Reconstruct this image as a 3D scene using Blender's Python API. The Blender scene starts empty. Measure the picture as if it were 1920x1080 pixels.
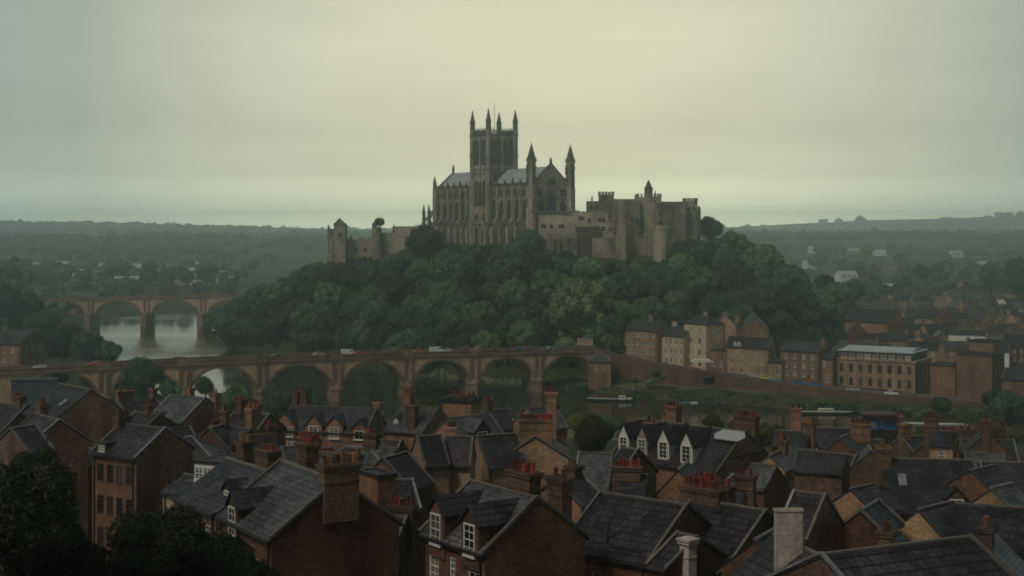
import bpy, math, random
import numpy as np
from mathutils import Vector, Matrix
R = math.radians
SC = bpy.context.scene
COL = SC.collection

# ------------------------------------------------------------------ camera, sky, sun, exposure
CAM_H = 60.0; F_PX = 2600.0; CX = 960.0; HY = 430.0
cam_d = bpy.data.cameras.new('camera'); cam = bpy.data.objects.new('camera', cam_d); COL.objects.link(cam)
cam.location = (0, 0, CAM_H); cam.rotation_euler = (R(90), 0, 0)
cam_d.sensor_width = 36.0; cam_d.lens = 36.0 * F_PX / 1920.0
cam_d.shift_y = -(540.0 - HY) / 1920.0
cam_d.clip_start = 1.0; cam_d.clip_end = 40000
SC.camera = cam

SUN_EL, SUN_AZ = 50.0, 222.0          # azimuth clockwise from +Y
w = bpy.data.worlds.new('World'); SC.world = w; w.use_nodes = True
nt = w.node_tree; nt.nodes.clear()
def WN(t, **k):
    n = nt.nodes.new(t)
    for a, b in k.items(): setattr(n, a, b)
    return n
out = WN('ShaderNodeOutputWorld'); bg = WN('ShaderNodeBackground'); bg.inputs['Strength'].default_value = 0.1
sky = WN('ShaderNodeTexSky', sky_type='NISHITA'); sky.sun_disc = False
sky.sun_elevation = R(SUN_EL); sky.sun_rotation = R(SUN_AZ); sky.dust_density = 4; sky.air_density = 1.5
tc = WN('ShaderNodeTexCoord')
# sky bright ahead, vignette-like fall-off at frame edges, dimmed behind to darken foreground
dot = WN('ShaderNodeVectorMath', operation='DOT_PRODUCT'); v = Vector((0.03, 1, 0.10)).normalized(); dot.inputs[1].default_value = v
ramp = WN('ShaderNodeValToRGB')
e = ramp.color_ramp.elements
e[0].position = 0.0; e[0].color = (1.1, 1.3, 1.3, 1)
e[1].position = 1.0; e[1].color = (8.4, 8.1, 5.7, 1)
for p, c in ((0.6, (1.6, 1.9, 1.9, 1)), (0.85, (3.4, 4.7, 4.9, 1)), (0.915, (3.6, 4.4, 3.9, 1)), (0.945, (4.1, 4.6, 3.6, 1)), (0.98, (7.0, 6.95, 5.1, 1))):  # teal added beyond the frame sides to brighten the haze
    k = ramp.color_ramp.elements.new(p); k.color = c
mp = WN('ShaderNodeMapping'); mp.inputs['Scale'].default_value = (1.6, 1.6, 7)
nz = WN('ShaderNodeTexNoise'); nz.inputs['Scale'].default_value = 1.7; nz.inputs['Detail'].default_value = 6; nz.inputs['Roughness'].default_value = .55
mr = WN('ShaderNodeMapRange'); mr.inputs['From Min'].default_value = .3; mr.inputs['From Max'].default_value = .7
mr.inputs['To Min'].default_value = .89; mr.inputs['To Max'].default_value = 1.08
mulc = WN('ShaderNodeVectorMath', operation='SCALE')
mix = WN('ShaderNodeMixRGB'); mix.inputs[0].default_value = 0.92
nt.links.new(tc.outputs['Generated'], dot.inputs[0]); nt.links.new(dot.outputs['Value'], ramp.inputs[0])
nt.links.new(tc.outputs['Generated'], mp.inputs[0]); nt.links.new(mp.outputs[0], nz.inputs['Vector'])
nt.links.new(nz.outputs['Fac'], mr.inputs['Value'])

sepd = WN('ShaderNodeSeparateXYZ'); hzr = WN('ShaderNodeValToRGB')
hzr.color_ramp.elements[0].position = 0.0; hzr.color_ramp.elements[0].color = (5.4, 5.6, 5.2, 1)
hzr.color_ramp.elements[1].position = 1.0; hzr.color_ramp.elements[1].color = (.4, .4, .4, 1)
for p_, c_ in ((.02, (2.3, 2.35, 2.25)), (.04, (1.32, 1.31, 1.29)), (.07, (1.0, 1.0, 1.0)), (.11, (1.0, 1.0, 1.03)), (.2, (.97, .97, .97)), (.4, (.65, .65, .65)), (.7, (.45, .45, .45))):
    hzr.color_ramp.elements.new(p_).color = (*c_, 1)
mh = WN('ShaderNodeVectorMath', operation='SCALE'); mh2 = WN('ShaderNodeVectorMath', operation='MULTIPLY')
nt.links.new(tc.outputs['Generated'], sepd.inputs[0]); nt.links.new(sepd.outputs['Z'], hzr.inputs['Fac'])
nt.links.new(hzr.outputs['Color'], mh.inputs[0]); nt.links.new(mr.outputs[0], mh.inputs['Scale']); nt.links.new(mh.outputs[0], mh2.inputs[0]); nt.links.new(ramp.outputs[0], mh2.inputs[1])
nt.links.new(sky.outputs[0], mix.inputs[1]); nt.links.new(mh2.outputs[0], mix.inputs[2])
nt.links.new(mix.outputs[0], bg.inputs['Color']); nt.links.new(bg.outputs[0], out.inputs['Surface'])

sd = bpy.data.lights.new('sun', 'SUN'); sd.energy = 1.2; sd.angle = R(14); sd.color = (1.0, .93, .8)
sun = bpy.data.objects.new('sun', sd); COL.objects.link(sun)
az, el = R(SUN_AZ), R(SUN_EL)
sv = Vector((math.sin(az) * math.cos(el), math.cos(az) * math.cos(el), math.sin(el)))
sun.rotation_euler = sv.to_track_quat('Z', 'Y').to_euler()

SC.view_settings.view_transform = 'Standard'; SC.view_settings.look = 'None'
SC.view_settings.exposure = 0.0; SC.view_settings.gamma = 1.0
cy = SC.cycles
cy.max_bounces = 9; cy.diffuse_bounces = 2; cy.glossy_bounces = 3; cy.transmission_bounces = 2
cy.volume_bounces = 8; cy.transparent_max_bounces = 4; cy.filter_width = 1.7
cy.caustics_reflective = False; cy.caustics_refractive = False

# ------------------------------------------------------------------ projection helper (a pixel of the photo at a depth -> metres)
def at(px, py, Y):
    return Vector(((px - CX) * Y / F_PX, Y, CAM_H - (py - HY) * Y / F_PX))
def px_of(p):
    return CX + F_PX * p[0] / p[1], HY - F_PX * (p[2] - CAM_H) / p[1]

# ------------------------------------------------------------------ mesh building
class MB:
    def __init__(s): s.v = []; s.f = []
    def poly(s, pts):
        n = len(s.v); s.v += [tuple(p) for p in pts]; s.f.append(tuple(range(n, n + len(pts)))); return s
    def box(s, x0, x1, y0, y1, z0, z1):
        n = len(s.v)
        s.v += [(x0,y0,z0),(x1,y0,z0),(x1,y1,z0),(x0,y1,z0),(x0,y0,z1),(x1,y0,z1),(x1,y1,z1),(x0,y1,z1)]
        s.f += [tuple(n+i for i in q) for q in ((0,3,2,1),(4,5,6,7),(0,1,5,4),(1,2,6,5),(2,3,7,6),(3,0,4,7))]; return s
    def prism(s, pts, a, b, axis='z'):
        # pts: 2d outline, extruded from a to b on the axis
        def P(p, h):
            return (p[0], p[1], h) if axis == 'z' else ((p[0], h, p[1]) if axis == 'y' else (h, p[0], p[1]))
        n = len(s.v); k = len(pts)
        s.v += [P(p, a) for p in pts] + [P(p, b) for p in pts]
        s.f.append(tuple(range(n, n + k))); s.f.append(tuple(range(n + 2*k - 1, n + k - 1, -1)))
        for i in range(k):
            j = (i + 1) % k; s.f.append((n + i, n + j, n + k + j, n + k + i))
        return s
    def cone(s, cx, cy, z0, z1, r0, r1, n=8, ph=0):
        a = len(s.v)
        for z, r in ((z0, r0), (z1, max(r1, .001))):
            s.v += [(cx + r * math.cos(ph + 2*math.pi*i/n), cy + r * math.sin(ph + 2*math.pi*i/n), z) for i in range(n)]
        for i in range(n):
            j = (i + 1) % n; s.f.append((a + i, a + j, a + n + j, a + n + i))
        s.f.append(tuple(range(a + n - 1, a - 1, -1))); s.f.append(tuple(range(a + n, a + 2*n))); return s
    def bar(s, p, q, w, h=None):
        p = Vector(p); q = Vector(q); d = (q - p).normalized(); h = h or w
        up = Vector((0, 0, 1)) if abs(d.z) < .95 else Vector((0, 1, 0))
        a = d.cross(up).normalized() * (w / 2); b = a.cross(d).normalized() * (h / 2)
        n = len(s.v)
        for c in (p, q): s.v += [tuple(c - a - b), tuple(c + a - b), tuple(c + a + b), tuple(c - a + b)]
        s.f += [tuple(n+i for i in t) for t in ((0,3,2,1),(4,5,6,7),(0,1,5,4),(1,2,6,5),(2,3,7,6),(3,0,4,7))]; return s
    def panel(s, W, z0, z1, holes, y, flip=1, depth=.18, x0=0.0):
        # vertical wall sheet in the plane y=const, x from x0 to x0+W, with rectangular openings and reveals going +y*flip
        xs = sorted({x0, x0 + W} | {h[0] for h in holes} | {h[1] for h in holes})
        zs = sorted({z0, z1} | {h[2] for h in holes} | {h[3] for h in holes})
        for i in range(len(xs) - 1):
            for j in range(len(zs) - 1):
                cx = (xs[i] + xs[i+1]) / 2; cz = (zs[j] + zs[j+1]) / 2
                if any(h[0] < cx < h[1] and h[2] < cz < h[3] for h in holes): continue
                s.poly([(xs[i], y, zs[j]), (xs[i+1], y, zs[j]), (xs[i+1], y, zs[j+1]), (xs[i], y, zs[j+1])])
        y2 = y + depth * flip
        for a, b, c, d in holes:
            for q in (((a,y,c),(b,y,c),(b,y2,c),(a,y2,c)), ((a,y,d),(b,y,d),(b,y2,d),(a,y2,d)),
                      ((a,y,c),(a,y,d),(a,y2,d),(a,y2,c)), ((b,y,c),(b,y,d),(b,y2,d),(b,y2,c)),
                      ((a,y2,c),(b,y2,c),(b,y2,d),(a,y2,d))): s.poly(q)
        return s
    def join(s, o, M=None):
        n = len(s.v)
        s.v += [tuple(M @ Vector(p)) for p in o.v] if M is not None else list(o.v)
        s.f += [tuple(n + i for i in q) for q in o.f]; return s
    def mesh(s, name, mat, smooth=False):
        me = bpy.data.meshes.new(name); me.from_pydata(s.v, [], s.f); me.update()
        if mat: me.materials.append(mat)
        if smooth: me.shade_smooth()
        return me

def put(name, me, parent=None, loc=(0,0,0), rot=(0,0,0), scale=(1,1,1)):
    if isinstance(me, tuple): me = me[0].mesh(name, me[1])
    o = bpy.data.objects.new(name, me); COL.objects.link(o)
    if parent is not None: o.parent = parent
    o.location = loc; o.rotation_euler = rot; o.scale = scale
    return o
USED = {}
def tag(o, label=None, cat=None, group=None, kind=None):
    if label:
        o['label'] = label
        USED[label] = USED.get(label, 0) + 1
        if USED[label] > 1: print('DUP LABEL', label)
        if not 4 <= len(label.split()) <= 16: print('WORDS', len(label.split()), label)
    if cat: o['category'] = cat
    if group: o['group'] = group
    if kind: o['kind'] = kind
    return o
def thing(name, label, cat, loc=(0,0,0), rz=0, group=None):
    o = bpy.data.objects.new(name, None); COL.objects.link(o); o.empty_display_size = 1
    o.location = loc; o.rotation_euler = (0, 0, rz)
    return tag(o, label, cat, group)
ORD = ['first','second','third','fourth','fifth','sixth','seventh','eighth','ninth','tenth','eleventh','twelfth','thirteenth','fourteenth','fifteenth','sixteenth','seventeenth','eighteenth','nineteenth','twentieth']
ORD += ['twenty-' + x for x in ORD[:9]] + ['thirtieth'] + ['thirty-' + x for x in ORD[:9]] + ['fortieth'] + ['forty-' + x for x in ORD[:9]] + ['fiftieth'] + ['fifty-' + x for x in ORD[:9]] + ['sixtieth'] + ['sixty-' + x for x in ORD[:9]]

# ------------------------------------------------------------------ materials
def newmat(name):
    m = bpy.data.materials.new(name); m.use_nodes = True; t = m.node_tree
    return m, t, t.nodes['Principled BSDF']
def N(t, typ, **k):
    n = t.nodes.new(typ)
    for a, b in k.items():
        if a in n.inputs.keys() if isinstance(a, str) else False: n.inputs[a].default_value = b
        else: setattr(n, a, b)
    return n
def wallcoord(t, sx=1.0, sz=1.0):
    g = N(t, 'ShaderNodeNewGeometry')
    cr = N(t, 'ShaderNodeVectorMath', operation='CROSS_PRODUCT'); cr.inputs[1].default_value = (0, 0, 1)
    nm = N(t, 'ShaderNodeVectorMath', operation='NORMALIZE')
    dt = N(t, 'ShaderNodeVectorMath', operation='DOT_PRODUCT')
    sp = N(t, 'ShaderNodeSeparateXYZ'); cb = N(t, 'ShaderNodeCombineXYZ')
    a = N(t, 'ShaderNodeMath', operation='MULTIPLY'); a.inputs[1].default_value = sx
    b = N(t, 'ShaderNodeMath', operation='MULTIPLY'); b.inputs[1].default_value = sz
    L = t.links.new
    L(g.outputs['True Normal'], cr.inputs[0]); L(cr.outputs[0], nm.inputs[0])
    L(nm.outputs[0], dt.inputs[0]); L(g.outputs['Position'], dt.inputs[1]); L(g.outputs['Position'], sp.inputs[0])
    L(dt.outputs['Value'], a.inputs[0]); L(sp.outputs['Z'], b.inputs[0])
    L(a.outputs[0], cb.inputs[0]); L(b.outputs[0], cb.inputs[1])
    return cb.outputs[0], g.outputs['Position']
def obj_vary(t, col, lo=.8, hi=1.2, hue=.0):
    oi = N(t, 'ShaderNodeObjectInfo'); m = N(t, 'ShaderNodeMapRange')
    m.inputs['To Min'].default_value = lo; m.inputs['To Max'].default_value = hi
    hs = N(t, 'ShaderNodeHueSaturation')
    t.links.new(oi.outputs['Random'], m.inputs['Value']); t.links.new(m.outputs[0], hs.inputs['Value']); t.links.new(col, hs.inputs['Color'])
    if hue:
        m2 = N(t, 'ShaderNodeMapRange'); m2.inputs['To Min'].default_value = .5 - hue; m2.inputs['To Max'].default_value = .5 + hue
        ml = N(t, 'ShaderNodeMath', operation='MULTIPLY'); ml.inputs[1].default_value = 7.31
        fr = N(t, 'ShaderNodeMath', operation='FRACT')
        t.links.new(oi.outputs['Random'], ml.inputs[0]); t.links.new(ml.outputs[0], fr.inputs[0])
        t.links.new(fr.outputs[0], m2.inputs['Value']); t.links.new(m2.outputs[0], hs.inputs['Hue'])
    return hs.outputs[0]
def masonry(name, c1, c2, mortar, bw=.55, bh=.28, ms=.02, stain=.45, stainscale=.35, bump=.4, sz=1.0, rough=.9, vary=(.8, 1.2), spec=.2, offs=.5, fine=3.0):
    m, t, b = newmat(name); L = t.links.new
    uv, pos = wallcoord(t, 1, sz)
    br = N(t, 'ShaderNodeTexBrick', offset=offs); L(uv, br.inputs['Vector'])
    br.inputs['Color1'].default_value = (*c1, 1); br.inputs['Color2'].default_value = (*c2, 1); br.inputs['Mortar'].default_value = (*mortar, 1)
    br.inputs['Scale'].default_value = 1.0; br.inputs['Brick Width'].default_value = bw; br.inputs['Row Height'].default_value = bh
    br.inputs['Mortar Size'].default_value = ms; br.inputs['Mortar Smooth'].default_value = .3; br.inputs['Bias'].default_value = -.1
    n1 = N(t, 'ShaderNodeTexNoise'); n1.inputs['Scale'].default_value = stainscale; n1.inputs['Detail'].default_value = 7; n1.inputs['Roughness'].default_value = .65
    mp = N(t, 'ShaderNodeMapping'); mp.inputs['Scale'].default_value = (1, 1, .45); L(pos, mp.inputs[0]); L(mp.outputs[0], n1.inputs['Vector'])
    r = N(t, 'ShaderNodeMapRange'); r.inputs['From Min'].default_value = .32; r.inputs['From Max'].default_value = .68
    r.inputs['To Min'].default_value = 1 - stain; r.inputs['To Max'].default_value = 1 + stain * .55
    L(n1.outputs['Fac'], r.inputs['Value'])
    n2 = N(t, 'ShaderNodeTexNoise'); n2.inputs['Scale'].default_value = fine; n2.inputs['Detail'].default_value = 4; L(pos, n2.inputs['Vector'])
    r2 = N(t, 'ShaderNodeMapRange'); r2.inputs['From Min'].default_value = .3; r2.inputs['From Max'].default_value = .7
    r2.inputs['To Min'].default_value = .75; r2.inputs['To Max'].default_value = 1.25; L(n2.outputs['Fac'], r2.inputs['Value'])
    mm = N(t, 'ShaderNodeMath', operation='MULTIPLY'); L(r.outputs[0], mm.inputs[0]); L(r2.outputs[0], mm.inputs[1])
    sc = N(t, 'ShaderNodeVectorMath', operation='SCALE'); L(br.outputs['Color'], sc.inputs[0]); L(mm.outputs[0], sc.inputs['Scale'])
    L(obj_vary(t, sc.outputs[0], *vary, hue=.008), b.inputs['Base Color'])
    bp = N(t, 'ShaderNodeBump'); bp.inputs['Strength'].default_value = bump; bp.inputs['Distance'].default_value = .05
    ad = N(t, 'ShaderNodeMath', operation='SUBTRACT'); L(n2.outputs['Fac'], ad.inputs[0]); L(br.outputs['Fac'], ad.inputs[1])
    L(ad.outputs[0], bp.inputs['Height']); L(bp.outputs[0], b.inputs['Normal'])
    b.inputs['Roughness'].default_value = rough; b.inputs['Specular IOR Level'].default_value = spec
    return m
def plain(name, c, rough=.6, vary=None, spec=.4, noise=.25, nscale=1.5, metal=0):
    m, t, b = newmat(name); L = t.links.new
    g = N(t, 'ShaderNodeNewGeometry'); n1 = N(t, 'ShaderNodeTexNoise'); n1.inputs['Scale'].default_value = nscale; n1.inputs['Detail'].default_value = 5
    L(g.outputs['Position'], n1.inputs['Vector'])
    r = N(t, 'ShaderNodeMapRange'); r.inputs['From Min'].default_value = .3; r.inputs['From Max'].default_value = .7
    r.inputs['To Min'].default_value = 1 - noise; r.inputs['To Max'].default_value = 1 + noise; L(n1.outputs['Fac'], r.inputs['Value'])
    sc = N(t, 'ShaderNodeVectorMath', operation='SCALE'); sc.inputs[0].default_value = c; L(r.outputs[0], sc.inputs['Scale'])
    o = sc.outputs[0]
    if vary: o = obj_vary(t, o, *vary)
    L(o, b.inputs['Base Color']); b.inputs['Roughness'].default_value = rough; b.inputs['Specular IOR Level'].default_value = spec
    b.inputs['Metallic'].default_value = metal
    return m
def foliage(name, c_dark, c_light, scale=.35):
    m, t, b = newmat(name); L = t.links.new
    g = N(t, 'ShaderNodeNewGeometry'); n1 = N(t, 'ShaderNodeTexNoise'); n1.inputs['Scale'].default_value = scale; n1.inputs['Detail'].default_value = 5
    L(g.outputs['Position'], n1.inputs['Vector'])
    r = N(t, 'ShaderNodeMapRange'); r.inputs['From Min'].default_value = .3; r.inputs['From Max'].default_value = .7; L(n1.outputs['Fac'], r.inputs['Value'])
    mx = N(t, 'ShaderNodeMixRGB'); mx.inputs[1].default_value = (*c_dark, 1); mx.inputs[2].default_value = (*c_light, 1)
    L(r.outputs[0], mx.inputs[0]); L(obj_vary(t, mx.outputs[0], .45, 1.65, hue=.022), b.inputs['Base Color'])
    b.inputs['Roughness'].default_value = .75; b.inputs['Specular IOR Level'].default_value = .15
    return m
M = {}
M['brick'] = masonry('brown_sandstone', (.30,.165,.095), (.22,.115,.065), (.13,.08,.05), stain=.5)
M['brick_red'] = masonry('red_sandstone', (.16,.076,.043), (.105,.05,.029), (.09,.05,.03), bw=.5, bh=.25, stain=.5)  # tone lowered to paint vignetting into the front houses
M['brick_tan'] = masonry('tan_sandstone', (.42,.27,.16), (.34,.21,.12), (.24,.15,.09), bw=.6, bh=.3, stain=.4)
M['brick_dark'] = masonry('sooty_sandstone', (.17,.098,.06), (.12,.07,.045), (.07,.045,.03), stain=.5)
M['stone_cream'] = masonry('cream_stone', (.50,.40,.26), (.43,.33,.21), (.3,.22,.14), bw=.9, bh=.4, stain=.35)
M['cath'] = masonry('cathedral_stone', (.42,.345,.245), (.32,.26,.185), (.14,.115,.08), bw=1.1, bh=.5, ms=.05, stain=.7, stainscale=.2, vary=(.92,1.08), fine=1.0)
M['cath_dark'] = masonry('dark_cathedral_stone', (.14,.115,.085), (.105,.087,.065), (.06,.05,.04), bw=1.1, bh=.5, ms=.05, stain=.55, stainscale=.2, vary=(.9,1.1), fine=1.0)  # dark trim stone, deepened to put recess shade into the colour
M['castle'] = masonry('castle_stone', (.37,.30,.215), (.26,.21,.155), (.10,.085,.06), bw=1.0, bh=.5, ms=.06, stain=.75, stainscale=.16, vary=(.85,1.15), fine=.9)
M['castle_light'] = masonry('pale_castle_stone', (.50,.41,.29), (.40,.33,.235), (.16,.13,.095), bw=1.0, bh=.5, ms=.06, stain=.5, stainscale=.12, vary=(.9,1.1), fine=.8)
M['bridge'] = masonry('bridge_sandstone', (.66,.44,.25), (.58,.38,.21), (.28,.18,.11), bw=1.2, bh=.55, ms=.03, stain=.42, stainscale=.12, fine=.9)
M['bridge_dark'] = masonry('bridge_sooty_stone', (.27,.17,.11), (.20,.125,.08), (.07,.045,.03), bw=.9, bh=.45, ms=.03, stain=.5, stainscale=.3, fine=1.2)
M['slate'] = masonry('slate', (.052,.050,.057), (.022,.022,.026), (.010,.010,.012), bw=.32, bh=.23, ms=.022, stain=.75, stainscale=.5, bump=.6, rough=.6, vary=(.6,1.35), spec=.25, fine=2.2)
M['slate_p'] = masonry('purple_slate', (.050,.040,.048), (.022,.018,.023), (.010,.009,.011), bw=.45, bh=.32, ms=.035, stain=.7, stainscale=.5, bump=.6, rough=.6, vary=(.65,1.3), spec=.25, fine=2.2)
M['slate_g'] = masonry('pale_slate', (.105,.106,.11), (.055,.056,.06), (.025,.025,.028), bw=.32, bh=.23, ms=.02, stain=.65, stainscale=.5, bump=.5, rough=.55, vary=(.75,1.2), spec=.3, fine=2.2)
M['lead'] = plain('lead_roof', (.36,.39,.39), .5, noise=.15, nscale=.25)
M['white'] = plain('white_paint', (.72,.70,.62), .5, vary=(.75,1.05), noise=.08)
M['glass'] = plain('window_glass', (.012,.014,.018), .12, spec=.8, noise=.1)
t_ = M['glass'].node_tree; b_ = t_.nodes['Principled BSDF']
oi_ = t_.nodes.new('ShaderNodeObjectInfo'); cr_ = t_.nodes.new('ShaderNodeValToRGB'); cr_.color_ramp.interpolation = 'CONSTANT'
cr_.color_ramp.elements[0].color = (.010,.011,.014,1); cr_.color_ramp.elements[1].position = .86; cr_.color_ramp.elements[1].color = (.22,.20,.16,1)
cr_.color_ramp.elements.new(.45).color = (.03,.032,.036,1); cr_.color_ramp.elements.new(.7).color = (.09,.085,.07,1)
t_.links.new(oi_.outputs['Random'], cr_.inputs['Fac']); t_.links.new(cr_.outputs['Color'], b_.inputs['Base Color'])
M['pot'] = plain('terracotta', (.25,.038,.018), .85, vary=(.25,1.3))
M['pot_y'] = plain('buff_terracotta', (.27,.11,.04), .85, vary=(.5,1.3))
M['coping'] = plain('stone_coping', (.12,.105,.09), .7, vary=(.7,1.2))
M['flash'] = plain('lead_flashing', (.19,.195,.20), .5, vary=(.8,1.2))
M['dark'] = plain('dark_iron', (.02,.018,.018), .6)
M['wood'] = plain('dark_timber', (.06,.035,.022), .8)
M['render'] = masonry('pale_render', (.44,.37,.31), (.40,.34,.285), (.30,.25,.21), bw=1.6, bh=.62, ms=.012, stain=.35, stainscale=.9, bump=.2)
M['cwin'] = plain('leaded_glass', (.018,.022,.028), .3, spec=.5)
M['shed_blue'] = plain('blue_grey_sheet', (.05,.065,.09), .6)
M['asphalt'] = plain('asphalt', (.055,.052,.05), .9)
M['f_grass'] = foliage('grass_blades', (.11,.13,.04), (.24,.25,.08))
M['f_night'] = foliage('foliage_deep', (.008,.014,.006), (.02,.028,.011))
M['pot_s'] = plain('sooty_pot', (.075,.035,.022), .9, vary=(.5,1.5))
M['bark'] = plain('bark', (.055,.042,.03), .95)
M['f_mid'] = foliage('foliage_mid', (.034,.068,.032), (.09,.165,.07))
M['f_light'] = foliage('foliage_light', (.06,.11,.04), (.15,.23,.08))
M['f_dark'] = foliage('foliage_dark', (.02,.046,.027), (.052,.10,.054))
M['f_yellow'] = foliage('foliage_yellow', (.05,.06,.012), (.11,.125,.025))
M['f_brown'] = foliage('foliage_brown', (.03,.024,.01), (.07,.06,.02))
for nme, c in (('car_white',(.7,.7,.68)),('car_red',(.4,.03,.02)),('car_blue',(.04,.14,.3)),('car_silver',(.35,.36,.37)),('car_orange',(.55,.12,.05)),('car_black',(.015,.015,.018)),('car_yellow',(.55,.45,.05)),('car_green',(.1,.3,.3)),('tarp_blue',(.08,.3,.38))):
    M[nme] = plain(nme, c, .3, noise=.03)
# ------------------------------------------------------------------ terrain
WATER = 2.0
R_SHORE = [(520,1210),(400,1150),(100,1050),(-60,965),(-140,870),(-166,800),(-160,748),(-141,685),(-112,655),(-80,610),(-47,560),(-18,532),(10,512),(27,497),(44,478),(64,463),(93,450),(123,435),(155,421),(300,380),(620,330)]
L_SHORE = [(620,280),(300,338),(150,362),(60,388),(0,406),(-40,423),(-75,440),(-105,458),(-132,500),(-160,560),(-190,640),(-232,740),(-256,800),(-264,850),(-256,930),(-215,1000),(-130,1060),(60,1160),(400,1290),(520,1330)]
RIV = np.array(R_SHORE + L_SHORE, float)
def riv_sd(x, y):
    # signed distance to the river outline, negative on the water
    x = np.asarray(x, float); y = np.asarray(y, float)
    d = np.full(x.shape, 1e18); ins = np.zeros(x.shape, bool)
    n = len(RIV)
    for i in range(n):
        ax, ay = RIV[i]; bx, by = RIV[(i + 1) % n]
        ex, ey = bx - ax, by - ay; l2 = ex*ex + ey*ey
        t = np.clip(((x - ax)*ex + (y - ay)*ey) / l2, 0, 1)
        d = np.minimum(d, (x - ax - t*ex)**2 + (y - ay - t*ey)**2)
        c = ((ay > y) != (by > y)) & (x < (bx - ax) * (y - ay) / ((by - ay) if by != ay else 1e-9) + ax)
        ins ^= c
    d = np.sqrt(d); return np.where(ins, -d, d)
def ss(a, b, x):
    t = np.clip((x - a) / (b - a), 0, 1); return t * t * (3 - 2 * t)
def wobble(x, y, s, seed=0):
    return (np.sin(x/s + seed) * np.cos(y/s*1.13 + seed*2) + .5*np.sin(x/s*2.3 + 1.7 + seed) * np.sin(y/s*2.1 + seed) + .25*np.sin(x/s*5.1 + y/s*4.3 + seed))
# the quay wall: its top edge seen from the photo (x pixel, y pixel, depth)
WALL = [at(1118,655,520), at(1175,668,510), at(1245,683,500), at(1330,697,490), at(1450,715,475), at(1560,729,463), at(1690,742,450), at(1800,750,440), at(1925,757,428), at(2300,770,395)]
WX = np.array([p.x for p in WALL]); WY = np.array([p.y for p in WALL]); WZ = np.array([p.z for p in WALL])
def hill_h(x, y):
    A = ss(-166, -42, x) * (1 - ss(98, 185, x)); B = ss(538, 664, y) * (1 - ss(800, 930, y))
    return 44.5 * A * B
def near_h(y):
    return np.interp(y, [-50,0,30,60,95,140,200,250,310,370,420], [55,53,46,37,30.5,27,23,19,7,3.6,3.2])
def ground(x, y):
    x = np.asarray(x, float); y = np.asarray(y, float)
    sd = riv_sd(x, y)
    u = x / np.maximum(y, 60)
    land = 4.0 + 8 * ss(520, 1200, y)
    # left bank climbs away from the river
    left = (x < -100 - (y - 458) * .35) | ((y > 1000) & (u < -.3))
    land = np.where((u < -.2) & (y < 1150), 4 + 24 * ss(-190 - (y-600)*.25, -330 - (y-600)*.25, x) * ss(250, 420, y), land)
    land = land + hill_h(x, y) * (sd > 0)
    # quay terrace on the right bank, behind the wall
    wy = np.interp(x, WX, WY); wz = np.interp(x, WX, WZ)
    back = ss(3.2, 6, y - wy) * (x > WX[0] - 3) * (sd > 0)
    road = wz - .35 + 0.0 * y
    t = ss(8, 90, y - wy)
    land = np.where((x > WX[0] - 3) & (y > wy), land * (1 - back) + (road * (1 - t) + np.maximum(land, road - 1) * t) * back, land)
    # far hills
    Y = y
    def r(k, yk, w, z): return z * np.exp(-((Y - yk) / w) ** 2)
    ul = np.interp(u, [-.8,-.45,-.37,-.27,-.20,-.14,-.08,.1], [40,36,33,30,20,5,0,0]) * 1.0
    ur = np.interp(u, [-.3,0,.12,.18,.25,.37,.5,.8], [0,0,8,3,0,4,10,16])
    bl = np.interp(u, [-.4,-.2,-.1,0,.12,.2,.28,.38,.5], [6,16,24,19,22,44,66,90,95])
    far = r(0, 4900, 800, 1) * ul + r(0, 4100, 450, 1) * ur * ss(.02, .16, u) * .9 + r(0, 6400, 420, 1) * bl + 26 * ss(1500, 2600, Y)
    far += (wobble(x, y, 260, 2) * 3.5 + wobble(x, y, 90, 5) * 1.2) * ss(1300, 2600, Y)
    land = land + far
    nb = (y < 425) & (sd > 0)
    nbh = near_h(y) + 1.2 * wobble(x, y, 28, 1) * ss(100, 60, -y) 
    side = (sd > 0) & (y < 460) & (y <= np.interp(x, [-200,-105,-40,60,300,620], [700,462,426,394,342,300]))
    land = np.where(side, np.where(x < -105, np.maximum(near_h(y), 4 + 20 * ss(-150, -300, x) * ss(250, 420, y)), near_h(y)), land)
    land = land + .35 * wobble(x, y, 9, 3)
    bank = np.clip(sd / 7.0, 0, 1)
    h = np.where(sd > 0, WATER + .7 + (np.maximum(land, WATER + 1.0) - WATER - .7) * ss(0, 1, bank) - .6 * (1 - ss(0, .3, bank)), WATER - 3 * ss(0, 12, -sd) - .15)
    return h
def gz(x, y): return float(ground(np.array([x]), np.array([y]))[0])

us = np.linspace(-.85, .85, 520); ys = np.concatenate([np.linspace(-40, 26, 6), np.geomspace(30, 7000, 880)])
U, YY = np.meshgrid(us, ys); XX = U * np.maximum(YY, 70)
ZZ = ground(XX, YY)
ZZ = np.minimum(ZZ, 138); ZZ[-1, :] = 10
vv = np.stack([XX.ravel(), YY.ravel(), ZZ.ravel()], 1)
nr, ncol = U.shape
idx = np.arange(nr * ncol).reshape(nr, ncol)
ff = np.stack([idx[:-1,:-1].ravel(), idx[:-1,1:].ravel(), idx[1:,1:].ravel(), idx[1:,:-1].ravel()], 1)
def np_mesh(name, v, f, mat, smooth=False):
    me = bpy.data.meshes.new(name); k = f.shape[1]
    me.vertices.add(len(v)); me.vertices.foreach_set('co', np.ascontiguousarray(v, np.float32).ravel())
    me.loops.add(f.size); me.loops.foreach_set('vertex_index', np.ascontiguousarray(f, np.int32).ravel())
    me.polygons.add(len(f)); me.polygons.foreach_set('loop_start', np.arange(0, f.size, k, dtype=np.int32))
    me.polygons.foreach_set('use_smooth', np.full(len(f), smooth)); me.update(calc_edges=True)
    if mat: me.materials.append(mat)
    return me
m, t, b = newmat('ground_cover'); L = t.links.new
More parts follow.
